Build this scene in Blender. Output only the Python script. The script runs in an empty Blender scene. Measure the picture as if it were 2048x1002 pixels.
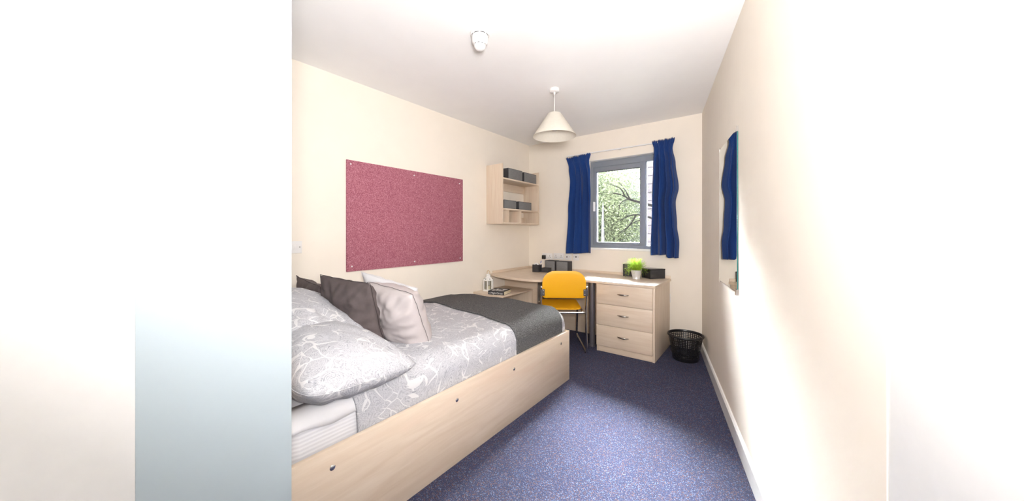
import bpy, bmesh, math, random
import numpy as np
from mathutils import Vector, Matrix, noise

random.seed(7)
PI = math.pi
scn = bpy.context.scene
COL = scn.collection

# ------------------------------------------------------------------ camera, world, exposure
TH = math.radians(37.2)
cam_d = bpy.data.cameras.new('camera')
cam = bpy.data.objects.new('camera', cam_d)
COL.objects.link(cam)
cam.location = (0, 0, 1.23)
cam.rotation_euler = (PI / 2, 0, TH)
cam_d.sensor_width = 36
cam_d.lens = 667 / 2048 * 36
cam_d.shift_y = -36 / 2048
cam_d.clip_start = 0.02
scn.camera = cam

world = bpy.data.worlds.new('world')
scn.world = world
world.use_nodes = True
bg = world.node_tree.nodes['Background']
bg.inputs[0].default_value = (0.93, 0.97, 1.0, 1)
bg.inputs[1].default_value = 40.0

sun_d = bpy.data.lights.new('sun', 'SUN')
sun_d.energy = 680.0
sun_d.angle = math.radians(62)
sun_d.color = (0.95, 0.97, 1.0)
sun = bpy.data.objects.new('sun', sun_d)
COL.objects.link(sun)
sun.rotation_euler = Vector((0.42, -0.85, -0.68)).to_track_quat('-Z', 'Y').to_euler()   # veiled sun, high beyond the trees, falling in through the window

port_d = bpy.data.lights.new('window_portal', 'AREA')
port_d.shape = 'RECTANGLE'
port_d.size = 0.9
port_d.size_y = 1.15
port_d.cycles.is_portal = True
port = bpy.data.objects.new('window_portal', port_d)
COL.objects.link(port)
port.location = (-1.375, 4.16, 1.585)
port.rotation_euler = (-PI / 2, 0, 0)

UPX, UPY, UPZ = 0.20, -0.03, 1.40
UPDIR = Vector((-0.42, 0.82, 0.52)).normalized()
up_d = bpy.data.lights.new('fill_light', 'AREA')
up_d.shape = 'DISK'
up_d.size = 0.38
up_d.energy = 60.0
up_d.spread = math.radians(160)
up_d.color = (1.0, 0.962, 0.945)
up = bpy.data.objects.new('fill_light', up_d)
COL.objects.link(up)
up.location = Vector((UPX, UPY, UPZ)) - UPDIR * 0.02
up.rotation_euler = UPDIR.to_track_quat('-Z', 'Y').to_euler()     # added fill light, aimed up and forward from behind the camera

vs = scn.view_settings
vs.view_transform = 'Standard'
vs.look = 'None'
vs.exposure = 0.56
vs.gamma = 1.0
vs.use_curve_mapping = False
try:
    scn.cycles.max_bounces = 8
    scn.cycles.diffuse_bounces = 5
    scn.cycles.glossy_bounces = 4
    scn.cycles.transparent_max_bounces = 12
except Exception:
    pass

# ------------------------------------------------------------------ pixel helpers (2048 x 1002 frame) for measured places
F, CX, HY, CH = 667.0, 1024.0, 465.0, 1.23
CT, ST = math.cos(TH), math.sin(TH)
def ray(x, y):
    r = (x - CX) / F
    return (r * CT - ST, r * ST + CT, -(y - HY) / F)
def on_z(x, y, z):
    R = ray(x, y); t = (z - CH) / R[2]
    return Vector((R[0] * t, R[1] * t, z))
def on_y(x, y, Y):
    R = ray(x, y); t = Y / R[1]
    return Vector((R[0] * t, Y, CH + R[2] * t))
def on_x(x, y, X):
    R = ray(x, y); t = X / R[0]
    return Vector((X, R[1] * t, CH + R[2] * t))
def cam_xy(r, d):
    return (r * CT - d * ST, r * ST + d * CT)

# ------------------------------------------------------------------ materials
def new_mat(name):
    m = bpy.data.materials.new(name)
    m.use_nodes = True
    nt = m.node_tree
    return m, nt, nt.nodes['Principled BSDF']
def lk(nt, a, b):
    nt.links.new(a, b)
def coords(nt, kind='Object', scale=(1, 1, 1), rot=(0, 0, 0)):
    tc = nt.nodes.new('ShaderNodeTexCoord')
    mp = nt.nodes.new('ShaderNodeMapping')
    mp.inputs['Scale'].default_value = scale
    mp.inputs['Rotation'].default_value = rot
    lk(nt, tc.outputs[kind], mp.inputs['Vector'])
    return mp.outputs['Vector']
def nnoise(nt, vec, scale, detail=3, rough=0.5, dist=0.0):
    n = nt.nodes.new('ShaderNodeTexNoise')
    n.inputs['Scale'].default_value = scale
    n.inputs['Detail'].default_value = detail
    n.inputs['Roughness'].default_value = rough
    n.inputs['Distortion'].default_value = dist
    lk(nt, vec, n.inputs['Vector'])
    return n.outputs['Fac']
def ramp(nt, fac, stops, interp='LINEAR'):
    r = nt.nodes.new('ShaderNodeValToRGB')
    r.color_ramp.interpolation = interp
    els = r.color_ramp.elements
    while len(els) < len(stops):
        els.new(0.5)
    for e, (p, c) in zip(els, stops):
        e.position = p
        e.color = (c[0], c[1], c[2], 1)
    lk(nt, fac, r.inputs['Fac'])
    return r.outputs['Color']
def math_n(nt, op, a, b=None, c=None):
    n = nt.nodes.new('ShaderNodeMath')
    n.operation = op
    for i, v in enumerate((a, b, c)):
        if v is None:
            continue
        if isinstance(v, (int, float)):
            n.inputs[i].default_value = v
        else:
            lk(nt, v, n.inputs[i])
    return n.outputs[0]
def mixc(nt, fac, a, b, blend='MIX'):
    n = nt.nodes.new('ShaderNodeMix')
    n.data_type = 'RGBA'
    n.blend_type = blend
    if isinstance(fac, (int, float)):
        n.inputs[0].default_value = fac
    else:
        lk(nt, fac, n.inputs[0])
    for i, v in ((6, a), (7, b)):
        if isinstance(v, tuple):
            n.inputs[i].default_value = (*v, 1)
        else:
            lk(nt, v, n.inputs[i])
    return n.outputs[2]
def bump(nt, bs, h, strength, dist=0.002):
    b = nt.nodes.new('ShaderNodeBump')
    b.inputs['Strength'].default_value = strength
    b.inputs['Distance'].default_value = dist
    lk(nt, h, b.inputs['Height'])
    lk(nt, b.outputs['Normal'], bs.inputs['Normal'])
def srgb(r, g, b):
    f = lambda v: (v / 255 / 12.92) if v / 255 <= 0.04045 else ((v / 255 + 0.055) / 1.055) ** 2.4
    return (f(r), f(g), f(b))
def plain(name, col, rough=0.5, metal=0.0, var=0.06, nscale=30, bmp=0.0, spec=None):
    m, nt, bs = new_mat(name)
    v = coords(nt)
    n = nnoise(nt, v, nscale, 3)
    lo = tuple(c * (1 - var) for c in col)
    hi = tuple(min(1, c * (1 + var)) for c in col)
    lk(nt, ramp(nt, n, [(0.3, lo), (0.7, hi)]), bs.inputs['Base Color'])
    bs.inputs['Roughness'].default_value = rough
    bs.inputs['Metallic'].default_value = metal
    if spec is not None:
        bs.inputs['Specular IOR Level'].default_value = spec
    if bmp:
        bump(nt, bs, n, bmp)
    return m
M = {}
M['wall'] = plain('cream_wall_paint', (0.87, 0.805, 0.71), 0.75, var=0.012, nscale=6, spec=0.25)
M['ceiling'] = plain('white_ceiling_paint', (0.93, 0.925, 0.92), 0.85, var=0.01, nscale=5, spec=0.15)
M['pod'] = plain('daylight_tinted_wall', (0.46, 0.54, 0.585), 0.4, var=0.008, nscale=4)  # cool daylight on this wall put into its base colour as blue
M['white_gloss'] = plain('white_gloss_paint', (0.84, 0.84, 0.83), 0.25, var=0.01)
M['white_plastic'] = plain('white_plastic', (0.82, 0.81, 0.80), 0.3, var=0.01)
M['white_matt'] = plain('white_matt', (0.85, 0.84, 0.81), 0.6, var=0.02)
M['slot'] = plain('dark_slot', (0.03, 0.03, 0.035), 0.6)
M['chrome'] = plain('chrome', (0.80, 0.80, 0.81), 0.12, 1.0, var=0.01)
M['pewter'] = plain('pewter_handle', (0.42, 0.38, 0.34), 0.25, 1.0, var=0.05)
M['grey_leg'] = plain('grey_metal_leg', (0.20, 0.19, 0.21), 0.3, 0.6, var=0.03)
M['bracket'] = plain('dark_bracket', (0.045, 0.045, 0.055), 0.4)
M['black_plastic'] = plain('black_plastic', (0.012, 0.012, 0.014), 0.3, var=0.2)
M['black_matt'] = plain('black_board', (0.035, 0.035, 0.038), 0.5, var=0.15)
M['black_gloss'] = plain('black_gloss_board', (0.03, 0.03, 0.033), 0.16, var=0.1)
M['grey_board'] = plain('grey_box_board', (0.19, 0.19, 0.192), 0.6, var=0.08, nscale=60)
M['grey_board_dark'] = plain('dark_box_edging', (0.035, 0.035, 0.04), 0.6, var=0.1)
M['grey_window'] = plain('grey_window_metal', (0.24, 0.265, 0.30), 0.35, var=0.03)
M['sill'] = plain('white_sill_paint', (0.85, 0.83, 0.78), 0.5, var=0.01)
M['yellow'] = plain('yellow_plastic', (0.84, 0.42, 0.006), 0.42, var=0.03, nscale=300, bmp=0.1)
M['brown_fabric'] = plain('brown_cotton', (0.100, 0.078, 0.078), 0.75, var=0.14, nscale=22, bmp=0.25)
M['grey_fabric'] = plain('pale_grey_satin', (0.50, 0.455, 0.455), 0.5, var=0.05, nscale=16, bmp=0.25)
M['white_fabric'] = plain('white_cotton', (0.79, 0.79, 0.815), 0.8, var=0.02, nscale=18, bmp=0.3)
M['seam'] = plain('seam_thread', (0.16, 0.145, 0.15), 0.8)
M['seam_dark'] = plain('dark_seam_thread', (0.03, 0.024, 0.026), 0.8)
M['gold'] = plain('gold_metal', (0.65, 0.42, 0.10), 0.3, 1.0)
M['page'] = plain('cream_pages', (0.78, 0.70, 0.52), 0.9, var=0.05, nscale=200)
M['soil'] = plain('dark_soil', (0.03, 0.022, 0.015), 0.9, var=0.3)
M['bark'] = plain('dark_bark', (0.003, 0.0027, 0.0027), 0.95, var=0.3, spec=0.0)
M['bark_pale'] = plain('pale_bark', (0.024, 0.023, 0.024), 0.95, var=0.25, nscale=6, spec=0.0)
M['block'] = plain('pale_pink_block', (0.026, 0.023, 0.026), 0.95, var=0.08, nscale=9, spec=0.0)
M['mortar'] = plain('mortar', (0.016, 0.014, 0.016), 0.95, spec=0.0)
M['grass'] = plain('pale_bounce_ground', (0.30, 0.29, 0.28), 0.95, var=0.35, nscale=3)  # unseen ground, made pale to bounce daylight up to the ceiling
M['blue_pen'] = plain('blue_pen', (0.02, 0.12, 0.55), 0.35)
M['pot'] = plain('silver_white_pot', (0.78, 0.79, 0.81), 0.28, 0.35, var=0.02)

def mat_carpet():
    m, nt, bs = new_mat('blue_loop_carpet')
    v = coords(nt)
    n1 = nnoise(nt, v, 330, 1, 0.4)
    n2 = nnoise(nt, v, 150, 1, 0.4)
    n3 = nnoise(nt, v, 2.2, 3)
    vo = nt.nodes.new('ShaderNodeTexVoronoi')
    vo.inputs['Scale'].default_value = 270
    lk(nt, v, vo.inputs['Vector'])
    base = ramp(nt, n1, [(0.30, (0.024, 0.027, 0.053)), (0.55, (0.054, 0.061, 0.116)), (0.75, (0.120, 0.136, 0.240))])
    sepc = nt.nodes.new('ShaderNodeSeparateColor')
    lk(nt, vo.outputs['Color'], sepc.inputs[0])
    fl = math_n(nt, 'GREATER_THAN', sepc.outputs[0], 0.84)
    c = mixc(nt, fl, base, (0.135, 0.085, 0.09))
    fl2 = math_n(nt, 'GREATER_THAN', sepc.outputs[1], 0.90)
    c = mixc(nt, fl2, c, (0.13, 0.165, 0.265))
    big = ramp(nt, n3, [(0.3, (0.86, 0.86, 0.86)), (0.7, (1.0, 1.0, 1.0))])
    c = mixc(nt, 1.0, c, big, 'MULTIPLY')
    lk(nt, c, bs.inputs['Base Color'])
    bs.inputs['Roughness'].default_value = 0.95
    bs.inputs['Specular IOR Level'].default_value = 0.1
    bump(nt, bs, vo.outputs['Distance'], 0.7, 0.004)
    return m
M['carpet'] = mat_carpet()

def mat_wood(name, axis='y', tint=(1, 1, 1)):
    m, nt, bs = new_mat(name)
    sc = {'x': (1.2, 14, 14), 'y': (14, 1.2, 14), 'z': (14, 14, 1.2)}[axis]
    v = coords(nt, 'Object', sc)
    n1 = nnoise(nt, v, 2.0, 5, 0.6, 0.6)
    v2 = coords(nt, 'Object', tuple(s * 6 for s in sc))
    n2 = nnoise(nt, v2, 2.2, 3, 0.6)
    v3 = coords(nt, 'Object', {'x': (1.2, 6, 6), 'y': (6, 1.2, 6), 'z': (6, 6, 1.2)}[axis])
    n3 = nnoise(nt, v3, 1.6, 2, 0.5)
    A = tuple(a * b for a, b in zip((0.68, 0.545, 0.415), tint))
    B = tuple(a * b for a, b in zip((0.775, 0.655, 0.525), tint))
    c = ramp(nt, n1, [(0.3, A), (0.65, B)])
    c = mixc(nt, math_n(nt, 'MULTIPLY', n2, 0.22), c, tuple(a * 0.82 for a in A))
    c = mixc(nt, ramp(nt, n3, [(0.58, (0, 0, 0)), (0.72, (0.35, 0.35, 0.35))]), c, tuple(x * y for x, y in zip((0.73, 0.55, 0.43), tint)))
    lk(nt, c, bs.inputs['Base Color'])
    bs.inputs['Roughness'].default_value = 0.38
    bump(nt, bs, n2, 0.03, 0.001)
    return m
M['wood_x'] = mat_wood('maple_grain_along_x', 'x')
M['wood_y'] = mat_wood('maple_grain_along_y', 'y')
M['wood_z'] = mat_wood('maple_upright_grain', 'z')
M['wood_edge'] = plain('maple_edging', (0.78, 0.66, 0.50), 0.4, var=0.05, nscale=40)

def mat_paisley():
    m, nt, bs = new_mat('grey_paisley_cotton')
    v = coords(nt)
    nz = nt.nodes.new('ShaderNodeTexNoise')
    nz.inputs['Scale'].default_value = 5.0
    nz.inputs['Detail'].default_value = 1.5
    lk(nt, v, nz.inputs['Vector'])
    sub = nt.nodes.new('ShaderNodeVectorMath'); sub.operation = 'SUBTRACT'
    lk(nt, nz.outputs['Color'], sub.inputs[0]); sub.inputs[1].default_value = (0.5, 0.5, 0.5)
    scl = nt.nodes.new('ShaderNodeVectorMath'); scl.operation = 'SCALE'
    lk(nt, sub.outputs[0], scl.inputs[0]); scl.inputs['Scale'].default_value = 0.34
    add = nt.nodes.new('ShaderNodeVectorMath'); add.operation = 'ADD'
    lk(nt, v, add.inputs[0]); lk(nt, scl.outputs[0], add.inputs[1])
    vo = nt.nodes.new('ShaderNodeTexVoronoi')
    vo.inputs['Scale'].default_value = 12.5
    lk(nt, add.outputs[0], vo.inputs['Vector'])
    rings = math_n(nt, 'SINE', math_n(nt, 'MULTIPLY', vo.outputs['Distance'], 70))
    fine = nnoise(nt, add.outputs[0], 34, 1.5, 0.55, 1.6)
    lines = math_n(nt, 'ABSOLUTE', math_n(nt, 'SINE', math_n(nt, 'MULTIPLY', fine, 38)))
    dots = nt.nodes.new('ShaderNodeTexVoronoi'); dots.inputs['Scale'].default_value = 105
    lk(nt, add.outputs[0], dots.inputs['Vector'])
    comb = math_n(nt, 'ADD', math_n(nt, 'MULTIPLY_ADD', rings, 0.13, 0.13), math_n(nt, 'MULTIPLY', lines, 0.52))
    comb = math_n(nt, 'ADD', comb, math_n(nt, 'MULTIPLY', dots.outputs['Distance'], 0.28))
    c = ramp(nt, comb, [(0.12, (0.235, 0.24, 0.275)), (0.42, (0.40, 0.405, 0.44)), (0.75, (0.555, 0.56, 0.59))])
    # open white flourishes between the figures
    ed = nt.nodes.new('ShaderNodeTexVoronoi'); ed.feature = 'DISTANCE_TO_EDGE'
    ed.inputs['Scale'].default_value = 12.5
    lk(nt, add.outputs[0], ed.inputs['Vector'])
    gate = nnoise(nt, v, 11, 1)
    fl = math_n(nt, 'LESS_THAN', ed.outputs['Distance'], math_n(nt, 'MULTIPLY_ADD', gate, 0.42, -0.185))
    c = mixc(nt, fl, c, (0.68, 0.68, 0.69))
    lk(nt, c, bs.inputs['Base Color'])
    bs.inputs['Roughness'].default_value = 0.85
    bs.inputs['Specular IOR Level'].default_value = 0.2
    bump(nt, bs, nnoise(nt, v, 14, 3), 0.35, 0.01)
    return m
M['paisley'] = mat_paisley()
def mat_stripe():
    m, nt, bs = new_mat('white_striped_ticking')
    tc = nt.nodes.new('ShaderNodeTexCoord')
    sx = nt.nodes.new('ShaderNodeSeparateXYZ')
    lk(nt, tc.outputs['Object'], sx.inputs[0])
    w = math_n(nt, 'SINE', math_n(nt, 'MULTIPLY', sx.outputs[2], 420))
    lk(nt, ramp(nt, math_n(nt, 'MULTIPLY_ADD', w, 0.5, 0.5), [(0.3, (0.70, 0.705, 0.745)), (0.7, (0.78, 0.785, 0.82))]), bs.inputs['Base Color'])
    bs.inputs['Roughness'].default_value = 0.8
    bump(nt, bs, w, 0.15, 0.002)
    return m
M['stripe_fabric'] = mat_stripe()

def mat_speckle(name, a, b, c, scale, rough=0.95, bmp=0.3):
    m, nt, bs = new_mat(name)
    v = coords(nt)
    n = nnoise(nt, v, scale, 2, 0.7)
    lk(nt, ramp(nt, n, [(0.33, a), (0.5, b), (0.68, c)]), bs.inputs['Base Color'])
    bs.inputs['Roughness'].default_value = rough
    bs.inputs['Specular IOR Level'].default_value = 0.12
    bump(nt, bs, n, bmp, 0.002)
    return m
M['throw'] = mat_speckle('charcoal_wool', (0.048, 0.048, 0.050), (0.095, 0.095, 0.096), (0.21, 0.21, 0.208), 170)
M['pinboard'] = mat_speckle('maroon_felt', (0.21, 0.060, 0.090), (0.37, 0.125, 0.165), (0.58, 0.28, 0.335), 190)

def mat_curtain():
    m, nt, bs = new_mat('royal_blue_curtain')
    v = coords(nt)
    n = nnoise(nt, v, 260, 2)
    lk(nt, ramp(nt, n, [(0.3, (0.007, 0.034, 0.150)), (0.7, (0.010, 0.048, 0.205))]), bs.inputs['Base Color'])
    bs.inputs['Roughness'].default_value = 0.85
    bs.inputs['Specular IOR Level'].default_value = 0.2
    bs.inputs['Sheen Weight'].default_value = 0.15
    return m
M['curtain'] = mat_curtain()

def mat_glass():
    m = bpy.data.materials.new('window_glass')
    m.use_nodes = True
    nt = m.node_tree
    nt.nodes.clear()
    out = nt.nodes.new('ShaderNodeOutputMaterial')
    tr = nt.nodes.new('ShaderNodeBsdfTransparent')
    tr.inputs[0].default_value = (0.97, 0.985, 0.98, 1)
    gl = nt.nodes.new('ShaderNodeBsdfGlossy')
    gl.inputs['Roughness'].default_value = 0.02
    fr = nt.nodes.new('ShaderNodeFresnel')
    fr.inputs[0].default_value = 1.45
    mx = nt.nodes.new('ShaderNodeMixShader')
    lk(nt, fr.outputs[0], mx.inputs[0]); lk(nt, tr.outputs[0], mx.inputs[1]); lk(nt, gl.outputs[0], mx.inputs[2])
    lk(nt, mx.outputs[0], out.inputs[0])
    return m
M['glass'] = mat_glass()
M['mirror'] = plain('mirror_silver', (0.90, 0.92, 0.91), 0.01, 1.0, var=0.0)
M['mirror_edge'] = plain('green_glass_edge', (0.02, 0.16, 0.15), 0.1)

def mat_translucent(name, col, amount=0.4, var=0.3, nscale=3):
    m, nt, bs = new_mat(name)
    v = coords(nt)
    n = nnoise(nt, v, nscale, 3)
    c = ramp(nt, n, [(0.3, tuple(x * (1 - var) for x in col)), (0.7, tuple(min(1, x * (1 + var)) for x in col))])
    lk(nt, c, bs.inputs['Base Color'])
    bs.inputs['Roughness'].default_value = 0.6
    bs.inputs['Specular IOR Level'].default_value = 0.1
    t = nt.nodes.new('ShaderNodeBsdfTranslucent')
    lk(nt, c, t.inputs[0])
    mx = nt.nodes.new('ShaderNodeMixShader')
    mx.inputs[0].default_value = amount
    out = nt.nodes['Material Output']
    lk(nt, bs.outputs[0], mx.inputs[1]); lk(nt, t.outputs[0], mx.inputs[2])
    lk(nt, mx.outputs[0], out.inputs[0])
    return m
M['leaf'] = mat_translucent('willow_leaf', (0.030, 0.036, 0.019), 0.4, 0.35, 1.5)
M['leaf_pale'] = mat_translucent('silver_leaf', (0.038, 0.043, 0.036), 0.4, 0.3, 1.5)
M['blade'] = mat_translucent('grass_blade', (0.40, 0.60, 0.07), 0.4, 0.35, 25)
M['shade'] = mat_translucent('cream_lamp_fabric', (0.88, 0.85, 0.78), 0.45, 0.02, 60)

# ------------------------------------------------------------------ mesh helpers
class MB:
    def __init__(self):
        self.v = []; self.f = []
    def add(self, vs, fs):
        o = len(self.v)
        self.v += [tuple(p) for p in vs]
        self.f += [tuple(i + o for i in f) for f in fs]
        return self
    def box(self, x0, x1, y0, y1, z0, z1, bev=0.0):
        bm = bmesh.new()
        bmesh.ops.create_cube(bm, size=1)
        for v in bm.verts:
            v.co = Vector((x0 + (v.co.x + .5) * (x1 - x0), y0 + (v.co.y + .5) * (y1 - y0), z0 + (v.co.z + .5) * (z1 - z0)))
        if bev > 0:
            bmesh.ops.bevel(bm, geom=bm.edges[:], offset=bev, segments=2, affect='EDGES', profile=0.5)
        self.bm(bm)
        return self
    def bm(self, bm):
        bm.verts.index_update()
        self.add([v.co.copy() for v in bm.verts], [[v.index for v in f.verts] for f in bm.faces])
        bm.free()
    def lathe(self, prof, c=(0, 0, 0), n=32, cap=True):
        vs, fs = [], []
        for r, z in prof:
            for k in range(n):
                a = 2 * PI * k / n
                vs.append((c[0] + r * math.cos(a), c[1] + r * math.sin(a), c[2] + z))
        for i in range(len(prof) - 1):
            for k in range(n):
                k2 = (k + 1) % n
                fs.append((i * n + k, i * n + k2, (i + 1) * n + k2, (i + 1) * n + k))
        if cap:
            fs.append(tuple(reversed(range(n))))
            fs.append(tuple(range((len(prof) - 1) * n, len(prof) * n)))
        return self.add(vs, fs)
    def tube(self, pts, rad, n=10, cap=True):
        pts = [Vector(p) for p in pts]
        rads = rad if isinstance(rad, (list, tuple)) else [rad] * len(pts)
        vs, fs = [], []
        up = None
        for i, p in enumerate(pts):
            t = (pts[min(i + 1, len(pts) - 1)] - pts[max(i - 1, 0)]).normalized()
            if up is None:
                up = Vector((0, 0, 1)) if abs(t.z) < 0.9 else Vector((1, 0, 0))
            a = t.cross(up).normalized()
            b = a.cross(t).normalized()
            up = b
            for k in range(n):
                an = 2 * PI * k / n
                vs.append(p + (a * math.cos(an) + b * math.sin(an)) * rads[i])
        for i in range(len(pts) - 1):
            for k in range(n):
                k2 = (k + 1) % n
                fs.append((i * n + k, i * n + k2, (i + 1) * n + k2, (i + 1) * n + k))
        if cap:
            fs.append(tuple(reversed(range(n))))
            fs.append(tuple(range((len(pts) - 1) * n, len(pts) * n)))
        return self.add(vs, fs)
    def prism(self, poly, z0, z1):
        n = len(poly)
        vs = [(p[0], p[1], z0) for p in poly] + [(p[0], p[1], z1) for p in poly]
        fs = [tuple(reversed(range(n))), tuple(range(n, 2 * n))]
        fs += [(i, (i + 1) % n, n + (i + 1) % n, n + i) for i in range(n)]
        return self.add(vs, fs)
    def xform(self, mat):
        self.v = [tuple(mat @ Vector(p)) for p in self.v]
        return self

ORIG = {}
def tag(o, label=None, cat=None, group=None, kind=None):
    if label: o['label'] = label
    if cat: o['category'] = cat
    if group: o['group'] = group
    if kind: o['kind'] = kind
    return o
def thing(name, loc, label, cat, rotz=0.0, group=None, local=False):
    """Empty at the base of a thing; parts are given in world space unless local."""
    o = bpy.data.objects.new(name, None)
    o.empty_display_size = 0.1
    COL.objects.link(o)
    o.location = loc
    o.rotation_euler = (0, 0, rotz)
    ORIG[o.name] = Vector((0, 0, 0)) if local else Vector(loc)
    return tag(o, label, cat, group)
def obj(name, mb, mat, parent=None, smooth=False, loc=None, auto=None, fix=True):
    me = bpy.data.meshes.new(name)
    off = ORIG.get(parent.name, Vector((0, 0, 0))) if parent else (Vector(loc) if loc else Vector((0, 0, 0)))
    me.from_pydata([tuple(Vector(p) - off) for p in mb.v], [], mb.f)
    if fix:
        bm = bmesh.new(); bm.from_mesh(me)
        bmesh.ops.recalc_face_normals(bm, faces=bm.faces[:])
        bm.to_mesh(me); bm.free()
    me.materials.append(M[mat] if isinstance(mat, str) else mat)
    if smooth:
        me.polygons.foreach_set('use_smooth', [True] * len(me.polygons))
        if auto is not None:
            me.set_sharp_from_angle(angle=math.radians(auto))
    me.update()
    o = bpy.data.objects.new(name, me)
    COL.objects.link(o)
    if parent:
        o.parent = parent
        ORIG[o.name] = off
    elif loc:
        o.location = loc
    return o
def box(name, x0, x1, y0, y1, z0, z1, mat, parent=None, bev=0.0015, loc=None):
    return obj(name, MB().box(x0, x1, y0, y1, z0, z1, bev), mat, parent, smooth=bev > 0, auto=35, loc=loc)
def struct(name, mb, mat, parent=None, **k):
    o = obj(name, mb, mat, parent, **k)
    if not parent:
        o['kind'] = 'structure'
    return o
def disc_pts(c, r, n, axis='x'):
    return [(c[0], c[1] + r * math.cos(2 * PI * k / n), c[2] + r * math.sin(2 * PI * k / n)) for k in range(n)]

# ------------------------------------------------------------------ the room shell
LX, BY, CZ = -2.69, 3.95, 2.47           # left wall, back wall, ceiling
RP, RD = Vector((-0.522, 3.95)), Vector((0.2385, -0.9711))   # right wall: start and direction (the room narrows to the window)
RN = Vector((-0.9711, -0.2385))          # right wall normal, into the room
def rw(t, off=0.0):
    p = RP + RD * t + RN * off
    return (p.x, p.y)

struct('floor', MB().box(-2.9, 1.3, -1.7, 4.3, -0.1, 0.0), 'carpet')
struct('ceiling', MB().box(-2.9, 1.3, -1.7, 4.3, CZ, CZ + 0.1), 'ceiling')
struct('wall_left', MB().box(LX - 0.12, LX, -1.7, 4.3, 0, CZ), 'wall')
WX0, WX1, WZ0, WZ1 = -1.79, -0.96, 1.037, 2.133
wb = MB()
wb.box(LX, WX0, BY, BY + 0.24, 0, CZ); wb.box(WX1, 0.0, BY, BY + 0.24, 0, CZ)
wb.box(WX0, WX1, BY, BY + 0.24, 0, WZ0); wb.box(WX0, WX1, BY, BY + 0.24, WZ1, CZ)
struct('wall_back', wb, 'wall')
T_DOOR0, T_DOOR1 = 3.024, 3.80
struct('wall_right', MB().prism([rw(0), rw(T_DOOR0), rw(T_DOOR0, -0.12), rw(0, -0.12)], 0, CZ)
       .prism([rw(T_DOOR1), rw(5.7), rw(5.7, -0.12), rw(T_DOOR1, -0.12)], 0, CZ)
       .prism([rw(T_DOOR0), rw(T_DOOR1), rw(T_DOOR1, -0.12), rw(T_DOOR0, -0.12)], 2.44, CZ), 'wall')
struct('wall_front', MB().box(-1.19, 1.3, -1.6, -1.5, 0, CZ), 'wall')
# bathroom wall that hides the head of the bed; its white door starts just left of the photograph's picture
PX, PY = -1.19, 0.4175
struct('wall_bathroom', MB().box(LX, PX, 0.09, PY, 0, CZ), 'pod')
struct('wall_bathroom_end', MB().box(LX, PX, -1.5, -0.80, 0, CZ).box(LX, PX, -0.80, 0.09, 2.44, CZ), 'pod')
d1 = struct('door_1', MB().box(PX - 0.045, PX - 0.0005, -0.80, 0.0898, 0.004, 2.44), 'white_gloss')
obj('door_handle', MB().tube([(PX, -0.70, 1.0), (PX + 0.05, -0.70, 1.0), (PX + 0.05, -0.58, 1.0)], 0.009, 10), 'chrome', d1, smooth=True)
d2 = struct('door_2', MB().prism([rw(T_DOOR0 + .002, -0.002), rw(T_DOOR1 - .002, -0.002), rw(T_DOOR1 - .002, -0.045), rw(T_DOOR0 + .002, -0.045)], 0.004, 2.438), 'white_gloss')
a, b = rw(3.72), rw(3.72, 0.05); c_ = rw(3.60, 0.05)
obj('door_handle', MB().tube([(*a, 1.0), (*b, 1.0), (*c_, 1.0)], 0.009, 10), 'chrome', d2, smooth=True)

# skirtings
def skirting(name, p0, p1, n, h=0.105, t=0.016):
    p0, p1, n = Vector(p0), Vector(p1), Vector(n)
    prof = [(0, 0), (t, 0), (t, h - 0.012), (t * 0.55, h - 0.002), (0, h)]
    vs = [(*(p + n * o), z) for p in (p0, p1) for o, z in prof]
    k = len(prof)
    fs = [tuple(range(k)), tuple(reversed(range(k, 2 * k)))] + [(i, (i + 1) % k, k + (i + 1) % k, k + i) for i in range(k)]
    struct(name, MB().add(vs, fs), 'white_gloss')
skirting('baseboard_right', rw(0.02), rw(T_DOOR0), RN)
skirting('baseboard_back', (-0.80, BY), (-0.545, BY), (0, -1))

# ------------------------------------------------------------------ window
win = thing('window_1', (-1.375, 4.07, WZ0), None, None)
win['kind'] = 'structure'
FY0, FY1 = 4.03, 4.10
# outer frame: four bars, then the opening sash on the left of the mullion, fixed light on the right
fr = MB()
fr.box(WX0, WX1, FY0, FY1, WZ1 - 0.075, WZ1); fr.box(WX0, WX1, FY0, FY1, WZ0, WZ0 + 0.038)
fr.box(WX0, WX0 + 0.04, FY0, FY1, WZ0 + 0.038, WZ1 - 0.075); fr.box(WX1 - 0.04, WX1, FY0, FY1, WZ0 + 0.038, WZ1 - 0.075)
obj('window_frame', fr, 'grey_window', win)
box('mullion', -1.168, -1.105, FY0 - 0.004, FY1, WZ0 + 0.038, WZ1 - 0.075, 'grey_window', win)
sx0, sx1, sz0, sz1 = WX0 + 0.04, -1.168, WZ0 + 0.038, WZ1 - 0.075
sash = MB()
sw_ = 0.034
sash.box(sx0, sx1, FY0 + 0.008, FY1, sz1 - 0.058, sz1, 0.003); sash.box(sx0, sx1, FY0 + 0.008, FY1, sz0, sz0 + sw_, 0.003)
sash.box(sx0, sx0 + sw_, FY0 + 0.008, FY1, sz0 + sw_, sz1 - 0.058, 0.003); sash.box(sx1 - 0.006, sx1, FY0 + 0.008, FY1, sz0 + sw_, sz1 - 0.058)
so = obj('sash', sash, 'grey_window', win)
obj('gasket', MB().box(sx0 + sw_, sx1 - 0.006, FY0 + 0.014, FY0 + 0.022, sz1 - 0.066, sz1 - 0.058), 'black_matt', so)
obj('handle', MB().box(sx0 + 0.004, sx0 + 0.022, FY0 - 0.028, FY0 + 0.01, 1.50, 1.62, 0.004), 'white_plastic', so)
box('pane', sx0 + sw_ - 0.004, sx1 - 0.004, 4.06, 4.066, sz0 + sw_ - 0.004, sz1 - 0.054, 'glass', win, 0)
box('pane', -1.107, WX1 - 0.036, 4.06, 4.066, sz0 - 0.004, sz1 + 0.004, 'glass', win, 0)
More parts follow.
